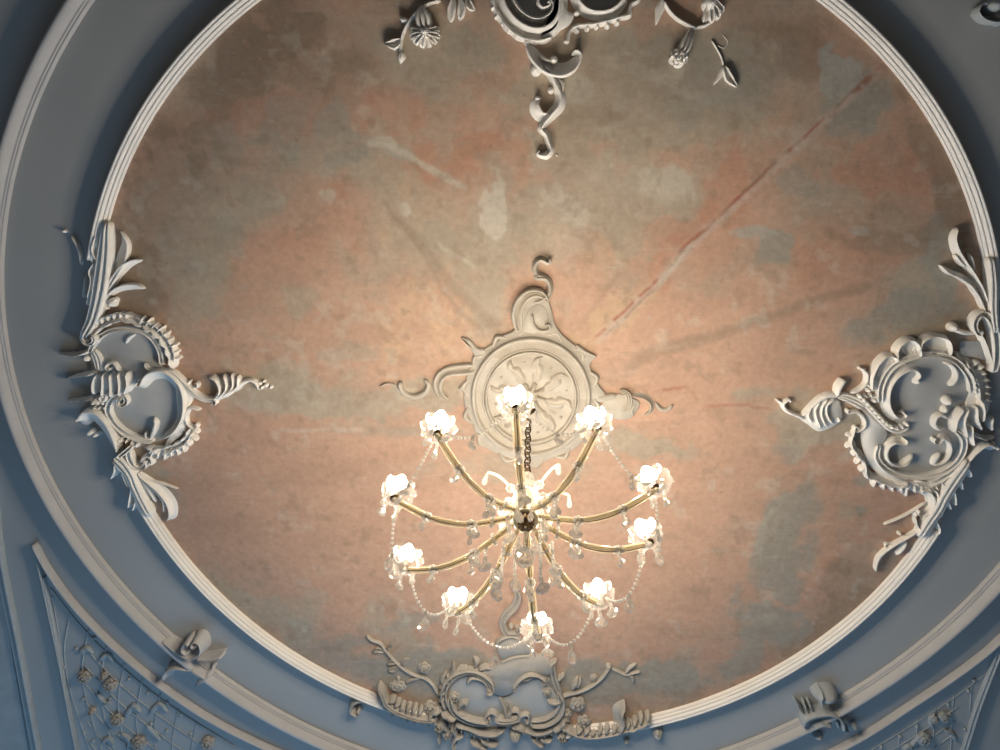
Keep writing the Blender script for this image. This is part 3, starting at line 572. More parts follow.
o.p('ruffle', S([(912,485),(908,490),(907,498)], [4,5,3], .05)); o.p('ruffle', S([(918,484),(932,485),(946,478),(956,472)], [6,8,8,5], .055, 'scoop', lobes=4, depth=.3))
o.p('volute', S([(850,414),(858,413),(865,419),(866,427),(860,432)], [3,4,4.5,4,3], .045, c1=(1,3.5,.9), c0=(-1,2.5,.5)))
o.p('leaf', S([(927,504),(916,512),(902,520),(885,526)], [3,5,6,3], .035, 'rimr')); o.p('leaf', S([(930,527),(913,538),(893,546),(888,545)], [3,5,5,3], .035, 'rimr', c1=(-1,2,.5))); o.p('bead', B(901,535,2.2,2.2,.04)); o.p('bead', B(917,516,2,3,.05))
o.p('leaf', S([(932,524),(914,538),(896,549),(883,560),(878,573)], [4,7,9,10,6], .05, 'rimr', e1=.6)); o.p('leaf_spike', S([(908,544),(903,551),(897,556)], [3,5,4], .045))
o.p('neck', S([(867,408),(856,402),(846,398),(838,398)], [12,10,9,6], .04, 'flute')); o.p('knob', S([(838,398),(841,388),(846,381)], [6,9,9], .06, e1=.85)); o.p('curved_scroll', S([(863,369),(868,375),(867,384),(860,391),(852,394)], [3,5,5,5,3], .045, c0=(1,2,.4)))
for pts in ([(836,400),(828,406),(828,416),(834,425)], [(829,400),(823,408),(823,419),(828,428)], [(821,402),(816,411),(818,421),(822,430)], [(812,408),(809,416),(813,424)]): o.p('shell_rib', S(pts, [5,8,8,6], .055, 'ridge'))
o.p('shell_rib', S([(840,398),(832,396),(822,400),(811,409),(803,417)], [5,7,7,5,3], .05)); o.p('knob', B(840,421,3,3.5,.05))
o.p('shell_base', plate([(800,418),(812,412),(824,404),(838,400),(842,408),(842,420),(832,428),(819,432),(808,425)], .03))
o.p('tip_leaf', S([(806,420),(797,416),(788,412),(784,405),(789,401)], [6,5,5,5,4], .045, c1=(1,2,.5))); o.p('tip_leaf', S([(785,406),(780,402),(776,400)], [5,4,2], .035))

# ---- bottom cartouche
o = Orn('ceiling_cartouche', 'plaster cartouche with modelled roses on the bottom edge of the oval below the chandelier', CAT, (508, 700), GC, DIMPLASTER)
o.p('field', plate([(449,698),(453,685),(466,677),(480,682),(494,694),(508,696),(520,686),(538,679),(551,688),(560,704),(556,718),(540,728),(505,727),(474,725),(458,716)], .012), mat=BLUE, label='blue-grey painted field')
o.p('crest_plate', plate([(484,686),(480,674),(492,668),(503,661),(516,657),(532,655),(546,659),(554,668),(548,676),(532,676),(520,681),(514,692),(503,697),(493,694)], .035))
o.p('branch', S([(438,696),(432,686),(425,680),(415,677),(404,671),(394,662),(386,653),(380,645),(372,642),(366,637)], [4,4,3.5,3.5,3,3,3,3.5,3.5,3], .03, e1=.4)); o.p('twig', S([(420,679),(412,681),(405,684)], 2.5, .03))
for pts, ww in [([(384,653),(378,651),(372,653)], 7), ([(397,664),(392,663),(386,666)], 7), ([(398,668),(393,671),(387,671)], 6), ([(386,650),(390,648),(391,643)], 4), ([(401,667),(405,662),(409,660)], 7)]: o.p('leaf', leafs(pts, ww, .03, prof='scoop'))
o.p('rose', rose(424, 670, 8, .05)); o.p('rose', rose(397, 688, 11, .05, 6, 8)); o.p('rose', rose(430, 710, 10, .06)); o.p('bud', B(398,680,2.5,3,.03)); o.p('rose', rose(438, 724, 8, .05)); o.p('rose', rose(454, 699, 7, .06))
o.p('moulding_leaf', S([(377,690),(381,697),(384,706),(392,713),(406,719),(422,723),(436,723)], [3,5,7,6,5,5,4], .095, 'flute')); o.p('moulding_leaf', frill([(384,702),(391,711),(404,717),(420,721),(434,723)], 8, 8, 5, .085, 1, 'leaf', .9)); o.p('moulding_leaf', frill([(386,702),(394,709),(406,714),(420,717)], 6, 6, 4, .09, -1, 'leaf', .9)); o.p('moulding_leaf', S([(378,692),(381,699),(384,705)], [3,5,4], .10, 'ridge'))
o.p('volute', S([(368,704),(358,703),(351,708),(350,714),(355,717)], [3,5,6,6,5], .06, c1=(-1,3,.6)))
o.p('curved_scroll', S([(446,712),(443,700),(446,688),(455,679),(468,675),(480,678),(489,685),(492,691)], [6,8,9,9,9,9,8,6], .065, 'double', c1=(1,4,.6))); o.p('curved_scroll', S([(466,686),(472,680),(482,682),(488,689)], [3,4,4,3], .05))
for pts in ([(447,683),(453,674),(453,664)], [(455,676),(462,671),(468,671)], [(474,670),(477,664),(473,660)], [(478,672),(486,670),(492,671)], [(445,690),(442,682),(446,675)]): o.p('leaf', leafs(pts, 8, .05))
o.p('curved_scroll', S([(548,684),(541,678),(530,675),(519,680),(512,689)], [4,5,7,8,7], .065, 'riml', c1=(-1,4,.8))); o.p('leaf', leafs([(519,680),(527,682),(534,676)], 5, .05))
o.p('winding_scroll', S([(500,664),(508,661),(518,658),(532,657)], [2,3,3,2], .045))
o.p('winding_scroll', S([(512,588),(518,598),(514,609),(506,617),(502,627),(507,636),(516,636)], [4,8,9,9,8,8,5], .05, 'double', c1=(-1,4,.6), c0=(-1,4,.5))); o.p('knob', B(511,629,3,3,.05)); o.p('web', plate([(497,648),(504,640),(514,637),(524,641),(532,654),(514,656),(502,660)], .03)); o.p('curved_scroll', S([(495,646),(503,640),(513,638),(522,642)], [3,4,4,3], .05))
o.p('frill', frill([(441,706),(440,694),(445,682),(455,673),(468,669)], 8, 7, 5, .05, 1)); o.p('frill', frill([(448,722),(460,731),(476,736),(490,737)], 7, 7, 5, .055, 1)); o.p('frill', frill([(526,736),(542,736),(556,729),(567,718)], 7, 7, 5, .055, 1))
o.p('rose', rose(439, 729, 8, .09)); o.p('rose', rose(447, 737, 7, .07)); o.p('rose', rose(562, 739, 8, .095)); o.p('leaf', leafs([(426,724),(434,717),(441,716)], 9, .095, 2)); o.p('leaf', leafs([(573,742),(567,735),(560,730)], 10, .095, 2)); o.p('leaf', leafs([(440,716),(447,722),(456,724)], 8, .09, 2)); o.p('leaf', leafs([(566,724),(560,732),(552,735)], 8, .09, 2))
o.p('frame_scroll', S([(449,702),(452,713),(461,721),(474,726),(487,727)], [7,10,11,11,8], .065, 'double', c1=(-1,3,.4))); o.p('frame_scroll', S([(558,696),(562,707),(557,719),(545,726),(530,727)], [6,9,11,11,8], .065, 'double'))
o.p('volute', S([(500,726),(497,718),(491,714),(486,718)], [4,5,5,4], .05, c1=(-1,3.5,.9))); o.p('volute', S([(506,722),(510,714),(517,713),(520,719)], [4,5,5,4], .05, c1=(1,3,.9))); o.p('volute', S([(516,724),(522,717),(528,717),(529,722)], [3.5,4.5,4.5,3.5], .05, c1=(1,2.5,.6)))
o.p('leaf', leafs([(506,722),(505,712),(500,700)], 7, .06)); o.p('leaf', leafs([(508,722),(511,714),(509,706)], 6, .06)); o.p('bud', B(500,699,2,3,.04)); o.p('ribbon', S([(494,723),(504,725),(518,723)], [6,9,6], .075, 'flute'))
o.p('leaf', leafs([(457,712),(462,706),(468,705)], 7, .055)); o.p('bud', B(466,706,3,2.5,.06))
o.p('bud', B(515,742,8,9,.08, 0, .3, .08), B(515,740,3,2.5,.09)); o.p('leaf', leafs([(511,730),(520,732),(527,737)], 7, .065))
o.p('winding_scroll', S([(455,729),(468,733),(480,738),(495,739),(505,733)], [6,8,8,8,5], .06, 'double')); o.p('winding_scroll', S([(524,734),(538,738),(552,734),(562,727)], [5,7,7,5], .06, 'double')); o.p('winding_scroll', S([(463,739),(456,741),(452,747)], [4,5,4], .05, c1=(-1,3,.5)))
for pts in ([(440,726),(446,734),(444,744)], [(450,730),(455,738),(454,748)], [(435,730),(437,740),(440,750)], [(540,741),(546,745),(553,743)], [(532,742),(538,748),(545,750)], [(480,742),(488,748),(498,749)], [(556,738),(562,744),(570,742)], [(470,745),(478,750),(488,752)]): o.p('leaf', leafs(pts, 9, .055, 2))
o.p('stalk', S([(552,664),(553,674),(556,686),(561,698)], [4,8,8,6], .05, 'double')); o.p('leaf', leafs([(553,676),(551,668),(557,663)], 7, .055)); o.p('leaf', leafs([(556,684),(561,680),(565,676)], 6, .05)); o.p('leaf', leafs([(549,683),(544,686),(541,684)], 6, .05)); o.p('rose', rose(547, 694, 6, .055)); o.p('leaf', leafs([(562,704),(554,706),(547,703)], 6, .055))
o.p('branch', S([(560,702),(566,697),(578,694),(588,690),(596,685),(603,679),(608,672),(611,669)], [6,4.5,4,4,3.5,3,3,3], .035)); o.p('branch', S([(612,670),(619,673),(626,676),(634,674),(641,673)], [3,3,3,3,2], .03))
o.p('leaf', leafs([(572,692),(576,686),(578,680)], 8, .05)); o.p('leaf', leafs([(577,690),(580,685),(581,680)], 5, .05)); o.p('rose', rose(594, 679, 5, .04)); o.p('bud', B(609,669,4,4.2,.04)); o.p('leaf', leafs([(626,675),(631,669),(637,665)], 5, .035)); o.p('leaf', leafs([(629,676),(633,680),(633,686)], 6, .035))
o.p('rose', rose(578, 707, 10, .065)); o.p('rose', rose(584, 724, 9, .06)); o.p('rose', rose(567, 716, 6, .06)); o.p('rose', rose(563, 730, 6, .06))
o.p('moulding_leaf', S([(566,733),(582,739),(598,739),(612,737),(626,733),(640,729),(652,723)], [5,6,6,6,6,5,3], .09, 'ridge')); o.p('moulding_leaf', frill([(572,736),(590,739),(612,736),(632,731),(650,724)], 11, 8, 5.5, .09, -1, 'leaf', .9)); o.p('moulding_leaf', S([(617,736),(620,727),(619,718),(626,710)], [8,13,11,3], .10, 'rimr', e1=.2))
o.p('moulding_leaf', S([(628,734),(638,731),(648,726)], [5,7,5], .10, 'ridge', lobes=2)); o.p('bud', B(659,739,6.5,8,.07, 0, .3, .1), B(658,736,3,3,.08)); o.p('bud', B(627,744,4,2.6,.04))

# ---- top cartouche
o = Orn('ceiling_cartouche', 'white plaster cartouche with two dark ovals and a curling tail, cut by the top edge', CAT, (545, 0), GC)
o.p('field', plate([(505,-14),(508,4),(517,18),(530,26),(545,24),(556,12),(558,-14)], .010), mat=FIELD, label='dark grey oval field'); o.p('field', plate([(576,-14),(582,2),(592,9),(606,9),(617,3),(622,-14)], .010), mat=FIELD, label='dark grey oval field')
o.p('frame_scroll', S([(497,-14),(500,2),(507,16),(518,27),(532,33),(546,32),(557,24),(563,10),(564,-14)], [8,10,11,12,12,12,11,9,8], .075, 'riml'))
o.p('curved_scroll', S([(510,-10),(516,4),(524,13),(534,18),(544,17),(552,10),(553,2),(548,-2)], [5,6,6,6,6,5,4,3], .06, 'ridge')); o.p('volute', S([(540,-6),(538,2),(543,7),(549,5)], [3,4,4,3], .055, c1=(-1,2.5,.6)))
o.p('frame_scroll', S([(571,-12),(578,4),(590,13),(606,14),(619,8),(628,-4)], [7,8,8,8,8,6], .065, 'riml'))
o.p('ruffle', S([(491,-8),(495,8),(503,22),(514,33),(527,39),(541,40),(553,36)], [5,7,7,7,7,7,4], .055, 'ridge', lobes=6, depth=.3)); o.p('ruffle', S([(568,40),(570,31),(578,25),(592,24),(606,21),(619,17),(630,14),(632,4),(642,-2)], [4,5,6,6,6,6,6,5,4], .055, 'ridge', lobes=7, depth=.3, c0=(-1,2.5,.4)))
o.p('frill', frill([(492,2),(498,16),(508,28),(520,37)], 5, 5, 6, .05, 1)); o.p('frill', frill([(572,30),(588,26),(606,24),(622,19)], 5, 5, 7, .05, 1))
o.p('web', plate([(560,-10),(566,8),(574,14),(570,24),(560,30),(553,36),(540,36),(556,24)], .04)); o.p('bead', B(577,12,3,2.4,.06)); o.p('bead', B(527,41,3.5,3.5,.05))
o.p('winding_scroll', S([(528,42),(533,52),(540,60),(550,67),(562,69),(572,65),(578,57)], [8,11,13,14,14,12,8], .075, 'rimr', c1=(-1,4,.5))); o.p('knob', B(554,59,4,4,.07), S([(540,56),(547,60),(553,60)], [3,4,4], .05)); o.p('bud', B(536,69,5.5,6,.055))
o.p('winding_scroll', S([(544,64),(551,73),(556,84),(561,95),(559,106),(551,115),(544,124),(542,131)], [7,9,9,11,12,11,8,6], .065, 'ridge')); o.p('leaf', leafs([(557,78),(563,84),(563,93)], 5, .045)); o.p('knob', B(551,90,3.2,3.2,.055))
o.p('curved_scroll', S([(540,99),(535,102),(535,110),(541,117),(549,115)], [7,10,12,11,7], .065, 'riml')); o.p('knob', B(538,98,3,2.5,.06))
o.p('curved_scroll', S([(542,122),(541,129),(546,134),(549,143),(551,150),(546,156),(539,155)], [8,8,7,7,8,8,5], .06, 'ridge', c1=(1,2.5,.5))); o.p('bead', B(557,155,1.2,1.6,.02))
o.p('branch', S([(440,0),(428,3),(417,11),(408,22),(402,34),(400,46),(401,56)], [2.5,3,3.5,3.5,3,3,3], .04)); o.p('leaf', leafs([(401,39),(393,44),(383,43)], 10, .045, prof='scoop')); o.p('leaf', leafs([(408,19),(402,19),(399,15)], 6, .045)); o.p('leaf', leafs([(401,50),(400,57),(399,63)], 8, .05))
o.p('flower', *[S([(424,31),(424+15*math.cos(a),33+14*math.sin(a))], [3,5,5], [.09,.07,.06], 'scoop', e1=.7) for a in np.linspace(-.35, PI+.25, 8)], B(424,31,7,6,.09)); o.p('calyx', S([(419,4),(421,14),(424,28)], [5,14,16], [.05,.08,.09], 'flute'))
o.p('flower', *[S(q, [4,7,7,5], [.05,.07,.06,.05], 'scoop') for q in ([(454,-4),(451,8),(450,21)], [(460,-4),(461,8),(459,19)], [(466,-6),(469,4),(474,9)])])
o.p('branch', S([(664,0),(670,10),(678,18),(688,24),(697,28)], [3,3.5,3.5,3.5,3], .04)); o.p('branch', S([(696,27),(706,25),(714,20)], [3,3,2.5], .04)); o.p('leaf', leafs([(664,-4),(661,8),(657,24)], 9, .05)); 
o.p('flower', *[S([(711,-4),(711+15*math.cos(a),4+18*math.sin(a))], [4,7,5], [.06,.08,.07], 'scoop') for a in (.4,.9,1.4,1.9)], B(712,2,7,7,.08)); o.p('bud', rose(680, 57, 9, .10, 5), S([(692,28),(690,38),(684,52)], [5,9,12], [.04,.07,.09], 'flute'))
o.p('twig', S([(712,40),(718,50),(722,58),(724,66)], [1.2,1.6,1.6,1.6], .02)); o.p('twig', S([(716,44),(724,48),(728,42),(722,34)], .9, .012)); o.p('leaf', leafs([(724,66),(721,75),(714,85)], 6, .03)); o.p('leaf', leafs([(725,66),(730,78),(738,87)], 8, .035, prof='scoop'))

# ---- centre rosette
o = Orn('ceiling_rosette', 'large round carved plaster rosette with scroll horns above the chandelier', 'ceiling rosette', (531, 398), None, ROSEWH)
cx, cy, R = 531, 398, 64
def circ(r, n=40, k=0, a=0): return [(cx+r*(1+k*math.cos(8*t))*math.cos(t), cy+r*(1+k*math.cos(8*t))*math.sin(t)) for t in (2*PI*i/n for i in range(n))]
o.p('back_plate', plate(circ(66, 48, .025), .022), plate([(462,338),(472,347),(484,351),(494,347),(502,336),(514,330),(518,314),(522,300),(532,292),(546,296),(552,312),(556,326),(566,338),(582,350),(596,356),(590,366),(598,384),(604,398),(560,400),(500,400),(468,384),(470,366),(474,356)], .026))
def ringm(r, w, h, prof):
    def put(mb):
        P = np.array([at(x, y, h) for x, y in circ(r, 96)]); sweep(mb, P, np.full(96, w*PX/2), np.full(96, h), PROF[prof], closed=True)
    return put
o.p('ring', ringm(58, 6, .05, 'round')); o.p('ring', ringm(51, 9, .035, 'rimr')); o.p('ring', ringm(45, 4, .045, 'round'))
for k in range(8):
    a = 2*PI*k/8+.2
    o.p('acanthus_leaf', leafs([(cx+14*math.cos(a), cy+14*math.sin(a)), (cx+25*math.cos(a+.08), cy+25*math.sin(a+.08)), (cx+35*math.cos(a-.05), cy+35*math.sin(a-.05)), (cx+43*math.cos(a+.1), cy+43*math.sin(a+.1))], 22, .05, 3))
    b = a+PI/8; o.p('bead', B(cx+36*math.cos(b), cy+36*math.sin(b), 2.6, 2.6, .032)); o.p('leaf', leafs([(cx+20*math.cos(b), cy+20*math.sin(b)), (cx+27*math.cos(b), cy+27*math.sin(b)), (cx+33*math.cos(b), cy+33*math.sin(b))], 7, .03))
o.p('boss', *[S([(cx+4*math.cos(a), cy+4*math.sin(a)), (cx+12*math.cos(a+.3), cy+12*math.sin(a+.3)), (cx+17*math.cos(a+.1), cy+17*math.sin(a+.1))], [4,8,5], [.07,.055,.04], 'leaf') for a in np.linspace(0, 2*PI, 9)[:-1]], B(cx, cy, 9, 9, .06))
for sgn in range(14):
    a = -PI*.95+sgn*2*PI/14
    o.p('edge_scallop', S([(cx+63*math.cos(a-.15), cy+63*math.sin(a-.15)), (cx+69*math.cos(a), cy+69*math.sin(a)), (cx+63*math.cos(a+.15), cy+63*math.sin(a+.15))], [3,6,3], .03))
o.p('curved_scroll', S([(519,332),(517,316),(521,303),(530,295),(541,295),(549,303)], [9,13,13,12,9,5], .055, 'double')); o.p('volute', S([(532,314),(533,324),(539,331),(547,331)], [4,5,5,4], .05, c1=(-1,4,.8))); o.p('web', plate([(524,332),(526,314),(536,304),(546,308),(549,322),(544,332)], .03))
o.p('winding_scroll', S([(538,279),(546,279),(550,287),(548,296),(541,301),(534,303)], [7,8,8,8,7,5], .045, 'ridge', c0=(-1,2.5,.5))); o.p('winding_scroll', S([(547,263),(541,260),(536,264),(535,271),(539,276),(545,276)], [7,8,8,8,7,5], .045, 'ridge', c0=(1,3,.5)))
o.p('horn', S([(486,352),(476,350),(469,342),(461,338)], [7,6,5,3], .03)); o.p('horn', S([(576,346),(586,353),(597,357)], [6,5,2], .03))
o.p('curved_scroll', S([(474,370),(460,371),(447,373),(439,379),(437,388),(441,397),(448,401)], [13,13,12,11,10,8,5], .045, 'double')); o.p('knob', B(461,389,3,3,.03))
o.p('curved_scroll', S([(424,380),(428,386),(424,394),(413,398),(403,394),(399,386)], [4,6,7,7,7,5], .035, c1=(1,2.5,.4))); o.p('tail_leaf', S([(400,394),(394,386),(387,384),(379,387)], [4,4,3,2], .025))
o.p('curved_scroll', S([(596,400),(606,399),(617,396)], [10,9,6], .035)); o.p('leaf', S([(620,391),(628,395),(629,405),(622,413)], [4,7,8,6], .04, 'flute')); o.p('curved_scroll', S([(633,396),(645,397),(653,404),(652,413),(645,417)], [5,7,7,6,4], .04, 'rimr')); o.p('volute', S([(636,405),(632,411),(634,416)], [3,4,3], .03)); o.p('tail_leaf', S([(656,403),(661,410),(669,410),(673,405)], [4,5,5,4], .025)); o.p('web', plate([(604,400),(618,394),(632,398),(640,404),(632,418),(618,420),(606,414)], .02))

# ---- clasps on the outer moulding
GK = 'clasps on the outer moulding'
o = Orn('moulding_clasp', 'curled plaster leaf clasp breaking the outer moulding at the lower left', CAT, (195, 668), GK, DIMTRIM)
o.p('volute', S([(160,641),(172,651),(184,659),(192,660),(199,655),(199,648)], [7,12,13,12,10,9], [.075,.09,.10,.11,.11,.11], 'ridge', c1=(-1,5.5,.9), e0=.15)); o.p('volute', S([(187,657),(181,653),(182,647)], 3, .12, c1=(1,3.5,.6)))
o.p('leaf', leafs([(194,662),(204,663),(213,661),(221,658)], 8, .09)); o.p('bead', B(219,659,3.2,3,.07)); o.p('bead', B(212,669,2.6,2.4,.05)); o.p('ribbon', S([(172,665),(180,667),(191,665)], [4,5,4], .06)); o.p('leaf', S([(163,684),(167,676),(176,673),(186,674),(195,673)], [7,11,11,10,7], .085, 'riml')); o.p('leaf', leafs([(208,678),(200,683),(192,690)], 15, .095)); o.p('cap', S([(190,671),(198,676),(206,681)], [6,7,6], .095, 'ridge'))
o = Orn('moulding_clasp', 'bulbous plaster clasp with a ribbon arch on the outer moulding at the lower right', CAT, (830, 716), GK, GREYB)
o.p('bulb', B(830,703,15,9.5,.12, -.1), S([(825,697),(822,703),(824,711)], [3,5,3], .125)); o.p('leaf_spike', leafs([(806,716),(801,711),(797,704)], 6, .07)); o.p('leaf_spike', leafs([(811,716),(807,711),(806,705)], 5, .07)); o.p('leaf_spike', leafs([(816,714),(812,710),(811,705)], 5, .07))
o.p('ribbon', S([(807,732),(809,724),(820,720),(834,720),(842,727),(843,735)], [8,11,11,11,10,7], .10, 'double')); o.p('ribbon', S([(814,731),(823,727),(834,729)], [3,5,3], .105)); o.p('bud', B(820,740,7,4,.05)); o.p('leaf', leafs([(840,716),(846,722),(852,728)], 8, .06)); o.p('bead', B(856,730,4.4,4,.06)); o.p('bead', B(848,733,3,2.5,.05))
o = Orn('moulding_clasp', 'small plaster clasp cut by the top right corner of the picture', CAT, (990, 10), GK, GREYB)
o.p('volute', S([(1010,16),(998,18),(988,16),(982,11),(985,5),(992,6)], [8,8,7,5,4,3], .07, 'riml')); o.p('bud', B(1000,4,8,6,.09)); o.p('leaf', leafs([(996,16),(1004,20),(1014,20)], 8, .06))

# ---- trellis panels in the corners of the ceiling
def panel(label, A, Bd, inner, lat, roses, leaves, px, bds, rm=None, lh=.006):
    o = Orn('trellis_panel', label, 'relief panel', px, 'trellis panels in the ceiling corners', GREYB)
    o.p('curved_border', S(A, 5.5, .045, 'round', e0=.6, e1=1), mat=DIMTRIM, label='pale curved border strip'); o.p('straight_border', S(Bd, 5, .035, 'double', e0=1, e1=1)); o.p('straight_border', S(inner, 3, .025, 'round', e0=1, e1=1))
    mb = MB()
    for l in lat: S(l, 1.3, lh, 'round', e0=.8, e1=.8)(mb)
    link('trellis', mb.mesh('trellis', True, o.o), GREYB, o.root)
    for x, y, r in bds: o.p('bead', B(x, y, r, r, .016))
    for x, y, r in roses: o.p('rose', rose(x, y, r, .055, 5), mat=rm or DIMPLASTER, label='cream plaster rose' if rm is None else None)
    for pts, ww in leaves: o.p('leaf', leafs(pts, ww, .022, 2))
    return o
lat = []; bds = []
for k in range(9):
    d = 17*k; lat.append([(50-.12*d+d*.10, 588+d*1.15), (82+d*.05, 628+d*1.1), (122-d*.05, 668+d*1.05), (170-d*.1, 706+d), (236-d*.2, 748+d)])
for k in range(11):
    x0, y0 = 52+k*18, 596+k*17+max(0, k-4)*-2.0
    lat.append([(x0, y0), (x0-6, y0+36), (x0-2, y0+70), (x0+10, y0+110), (x0+24, y0+150)])
def clip_l(l, side):
    out = []
    for p in l:
        ok = (p[0] > 46+(p[1]-580)*.17) if side < 0 else True
        if ok: out.append(p)
    return out
lat = [q for q in (clip_l(l, -1) for l in lat) if len(q) > 1]
for x, y in [(75,650),(93,639),(82,700),(83,734),(128,680),(147,694),(110,718),(109,700),(100,632),(166,732),(63,668),(92,742),(166,704),(118,736),(150,725),(180,716),(190,735)]: bds.append((x, y, 2.0))
panel('blue-grey trellis panel with plaster roses in the lower left corner', [(31,546),(44,570),(62,596),(86,624),(118,655),(158,688),(205,720),(255,746),(330,778)], [(32,550),(44,604),(56,660),(66,712),(76,762),(88,815)], [(42,578),(52,624),(61,672),(70,722),(79,770)], lat,
      [(82,680,9), (108,688,10), (102,678,5), (115,723,9), (137,746,10), (206,746,9), (90,714,4)], [([(78,655),(85,650),(92,655)], 11), ([(98,662),(106,656),(113,664)], 9), ([(124,718),(132,708),(140,714)], 10), ([(148,716),(158,706),(167,714)], 10), ([(145,726),(152,735),(160,742)], 10), ([(96,694),(102,703),(110,704)], 7), ([(120,735),(128,742),(126,752)], 8), ([(100,745),(107,740),(113,746)], 8)], (120, 690), bds)
lat = []
for k in range(7): lat.append([(994-2.5*k, 668+13*k), (960-2*k, 694+13.5*k), (918-2*k, 722+14*k), (872-2*k, 750+14*k)])
for k in range(7): lat.append([(990-18*k, 672+12*k), (992-18*k-4, 700+12*k), (986-18*k, 735+12*k), (976-18*k, 770+12*k)])
lat = [[p for p in l if p[0] < 999-(p[1]-655)*.38] for l in lat]; lat = [l for l in lat if len(l) > 1]
panel('dim blue trellis panel with plaster blossoms in the lower right corner', [(1012,634),(988,656),(956,680),(914,708),(868,738),(826,760),(780,782)], [(1006,640),(994,672),(981,706),(970,740),(958,780)], [(997,660),(986,690),(975,722),(964,756)], lat,
      [(926,742,9), (936,722,5), (946,720,6)], [([(934,730),(932,722),(936,715)], 8), ([(942,726),(948,718),(954,716)], 9), ([(912,748),(918,742),(924,738)], 8), ([(946,732),(954,736),(957,744)], 8), ([(904,752),(910,748),(914,752)], 8)], (930, 720), [(969,692,2.2), (975,682,2), (918,728,2.2), (901,738,2.2), (977,707,2), (966,731,2), (924,742,2), (949,706,2), (882,748,2)], GREYB, .0035)
# ------------------------------------------------------------------ chandelier
HUBD = 2.683                                   # hub height above the camera
HUB = at_depth(525.5, 521, HUBD); HOOK = at_depth(528.5, 406, D)
ch = thing('chandelier', 'lit ten-armed crystal chandelier with bead garlands hanging on a dark chain from the rosette', 'chandelier', HUB)
def rel(p): return (p[0]-HUB.x, p[1]-HUB.y, p[2]-HUB.z)
def tube(mb, P, r, n=8, caps=True, flat=1.0):
    """round or flattened rod along 3D points"""
    P = [Vector(p) for p in P]; k = len(P); rr = r if isinstance(r, (list, tuple)) else [r]*k
    up = Vector((0, 0, 1)); V = []; Fc = []
    for i in range(k):
        T = (P[min(i+1, k-1)]-P[max(i-1, 0)]).normalized()
        a = up.cross(T); a = a.normalized() if a.length > 1e-4 else Vector((1, 0, 0)); b = T.cross(a).normalized()
        for j in range(n):
            q = 2*PI*j/n; V.append(P[i]+a*rr[i]*math.cos(q)+b*rr[i]*flat*math.sin(q))
    for i in range(k-1):
        for j in range(n): Fc.append((i*n+j, i*n+(j+1) % n, (i+1)*n+(j+1) % n, (i+1)*n+j))
    if caps: Fc.append(tuple(range(n))[::-1]); Fc.append(tuple((k-1)*n+j for j in range(n)))
    mb.add(V, Fc)
def lathe(mb, prof, c=(0, 0, 0), n=20, wav=0, k=0):
    V = []; Fc = []; m = len(prof)
    for r, z in prof:
        for j in range(n):
            a = 2*PI*j/n; rr = r*(1+k*math.cos(wav*a)); V.append((c[0]+rr*math.cos(a), c[1]+rr*math.sin(a), c[2]+z))
    for i in range(m-1):
        for j in range(n): Fc.append((i*n+j, i*n+(j+1) % n, (i+1)*n+(j+1) % n, (i+1)*n+j))
    mb.add(V, Fc)
def torus(mb, c, R, r, ax, ay, n=14, m=6, sx=1.0):
    az = ax.cross(ay); V = []; Fc = []
    for i in range(n):
        a = 2*PI*i/n; d = ax*math.cos(a)+ay*math.sin(a); o_ = c+ax*R*math.cos(a)+ay*R*sx*math.sin(a)
        for j in range(m): b = 2*PI*j/m; V.append(o_+d*r*math.cos(b)+az*r*math.sin(b))
    for i in range(n):
        for j in range(m): Fc.append((i*m+j, i*m+(j+1) % m, ((i+1) % n)*m+(j+1) % m, ((i+1) % n)*m+j))
    mb.add(V, Fc)
ICO_V = [(0, 0, 1), (1, 0, 0), (0, 1, 0), (-1, 0, 0), (0, -1, 0), (0, 0, -1), (.6, .6, .55), (-.6, .6, .55), (-.6, -.6, .55), (.6, -.6, .55), (.6, .6, -.55), (-.6, .6, -.55), (-.6, -.6, -.55), (.6, -.6, -.55)]
ICO_F = [(0, 9, 6), (0, 6, 7), (0, 7, 8), (0, 8, 9), (1, 6, 9), (2, 7, 6), (3, 8, 7), (4, 9, 8), (1, 10, 6), (2, 6, 10), (2, 11, 7), (3, 7, 11), (3, 12, 8), (4, 8, 12), (4, 13, 9), (1, 9, 13), (1, 13, 10), (2, 10, 11), (3, 11, 12), (4, 12, 13), (5, 10, 13), (5, 11, 10), (5, 12, 11), (5, 13, 12)]
def bead(mb, c, r): mb.add([(c[0]+x*r, c[1]+y*r, c[2]+z*r) for x, y, z in ICO_V], ICO_F)
def mesh_of(name, fn, smooth=True):
    mb = MB(); fn(mb); return mb.mesh(name, smooth)

# canopy and chain
def f_can(mb):
    c = rel(HOOK); lathe(mb, [(.004, -.085), (.014, -.08), (.018, -.066), (.012, -.056), (.026, -.046), (.040, -.030), (.046, -.012), (.046, .02), (.0, .02)], c, 24)
link('canopy', mesh_of('canopy', f_can), BRONZE, ch, label='dark bronze ceiling canopy')
def f_chain(mb):
    a = Vector(rel(HOOK))+Vector((0, 0, -.075)); b = Vector((.002, .002, .44)); k = 13; d = (b-a)
    for i in range(k):
        c = a+d*((i+.5)/k); T = d.normalized(); s = Vector((1, 1, 0)) if i % 2 else Vector((1, -.6, 0)); s = (s-T*s.dot(T)).normalized()
        torus(mb, c, d.length/k*.66, .0038, T, s, 16, 6, .52)
link('chain', mesh_of('chain', f_chain), BRONZE, ch, label='dark bronze chain')
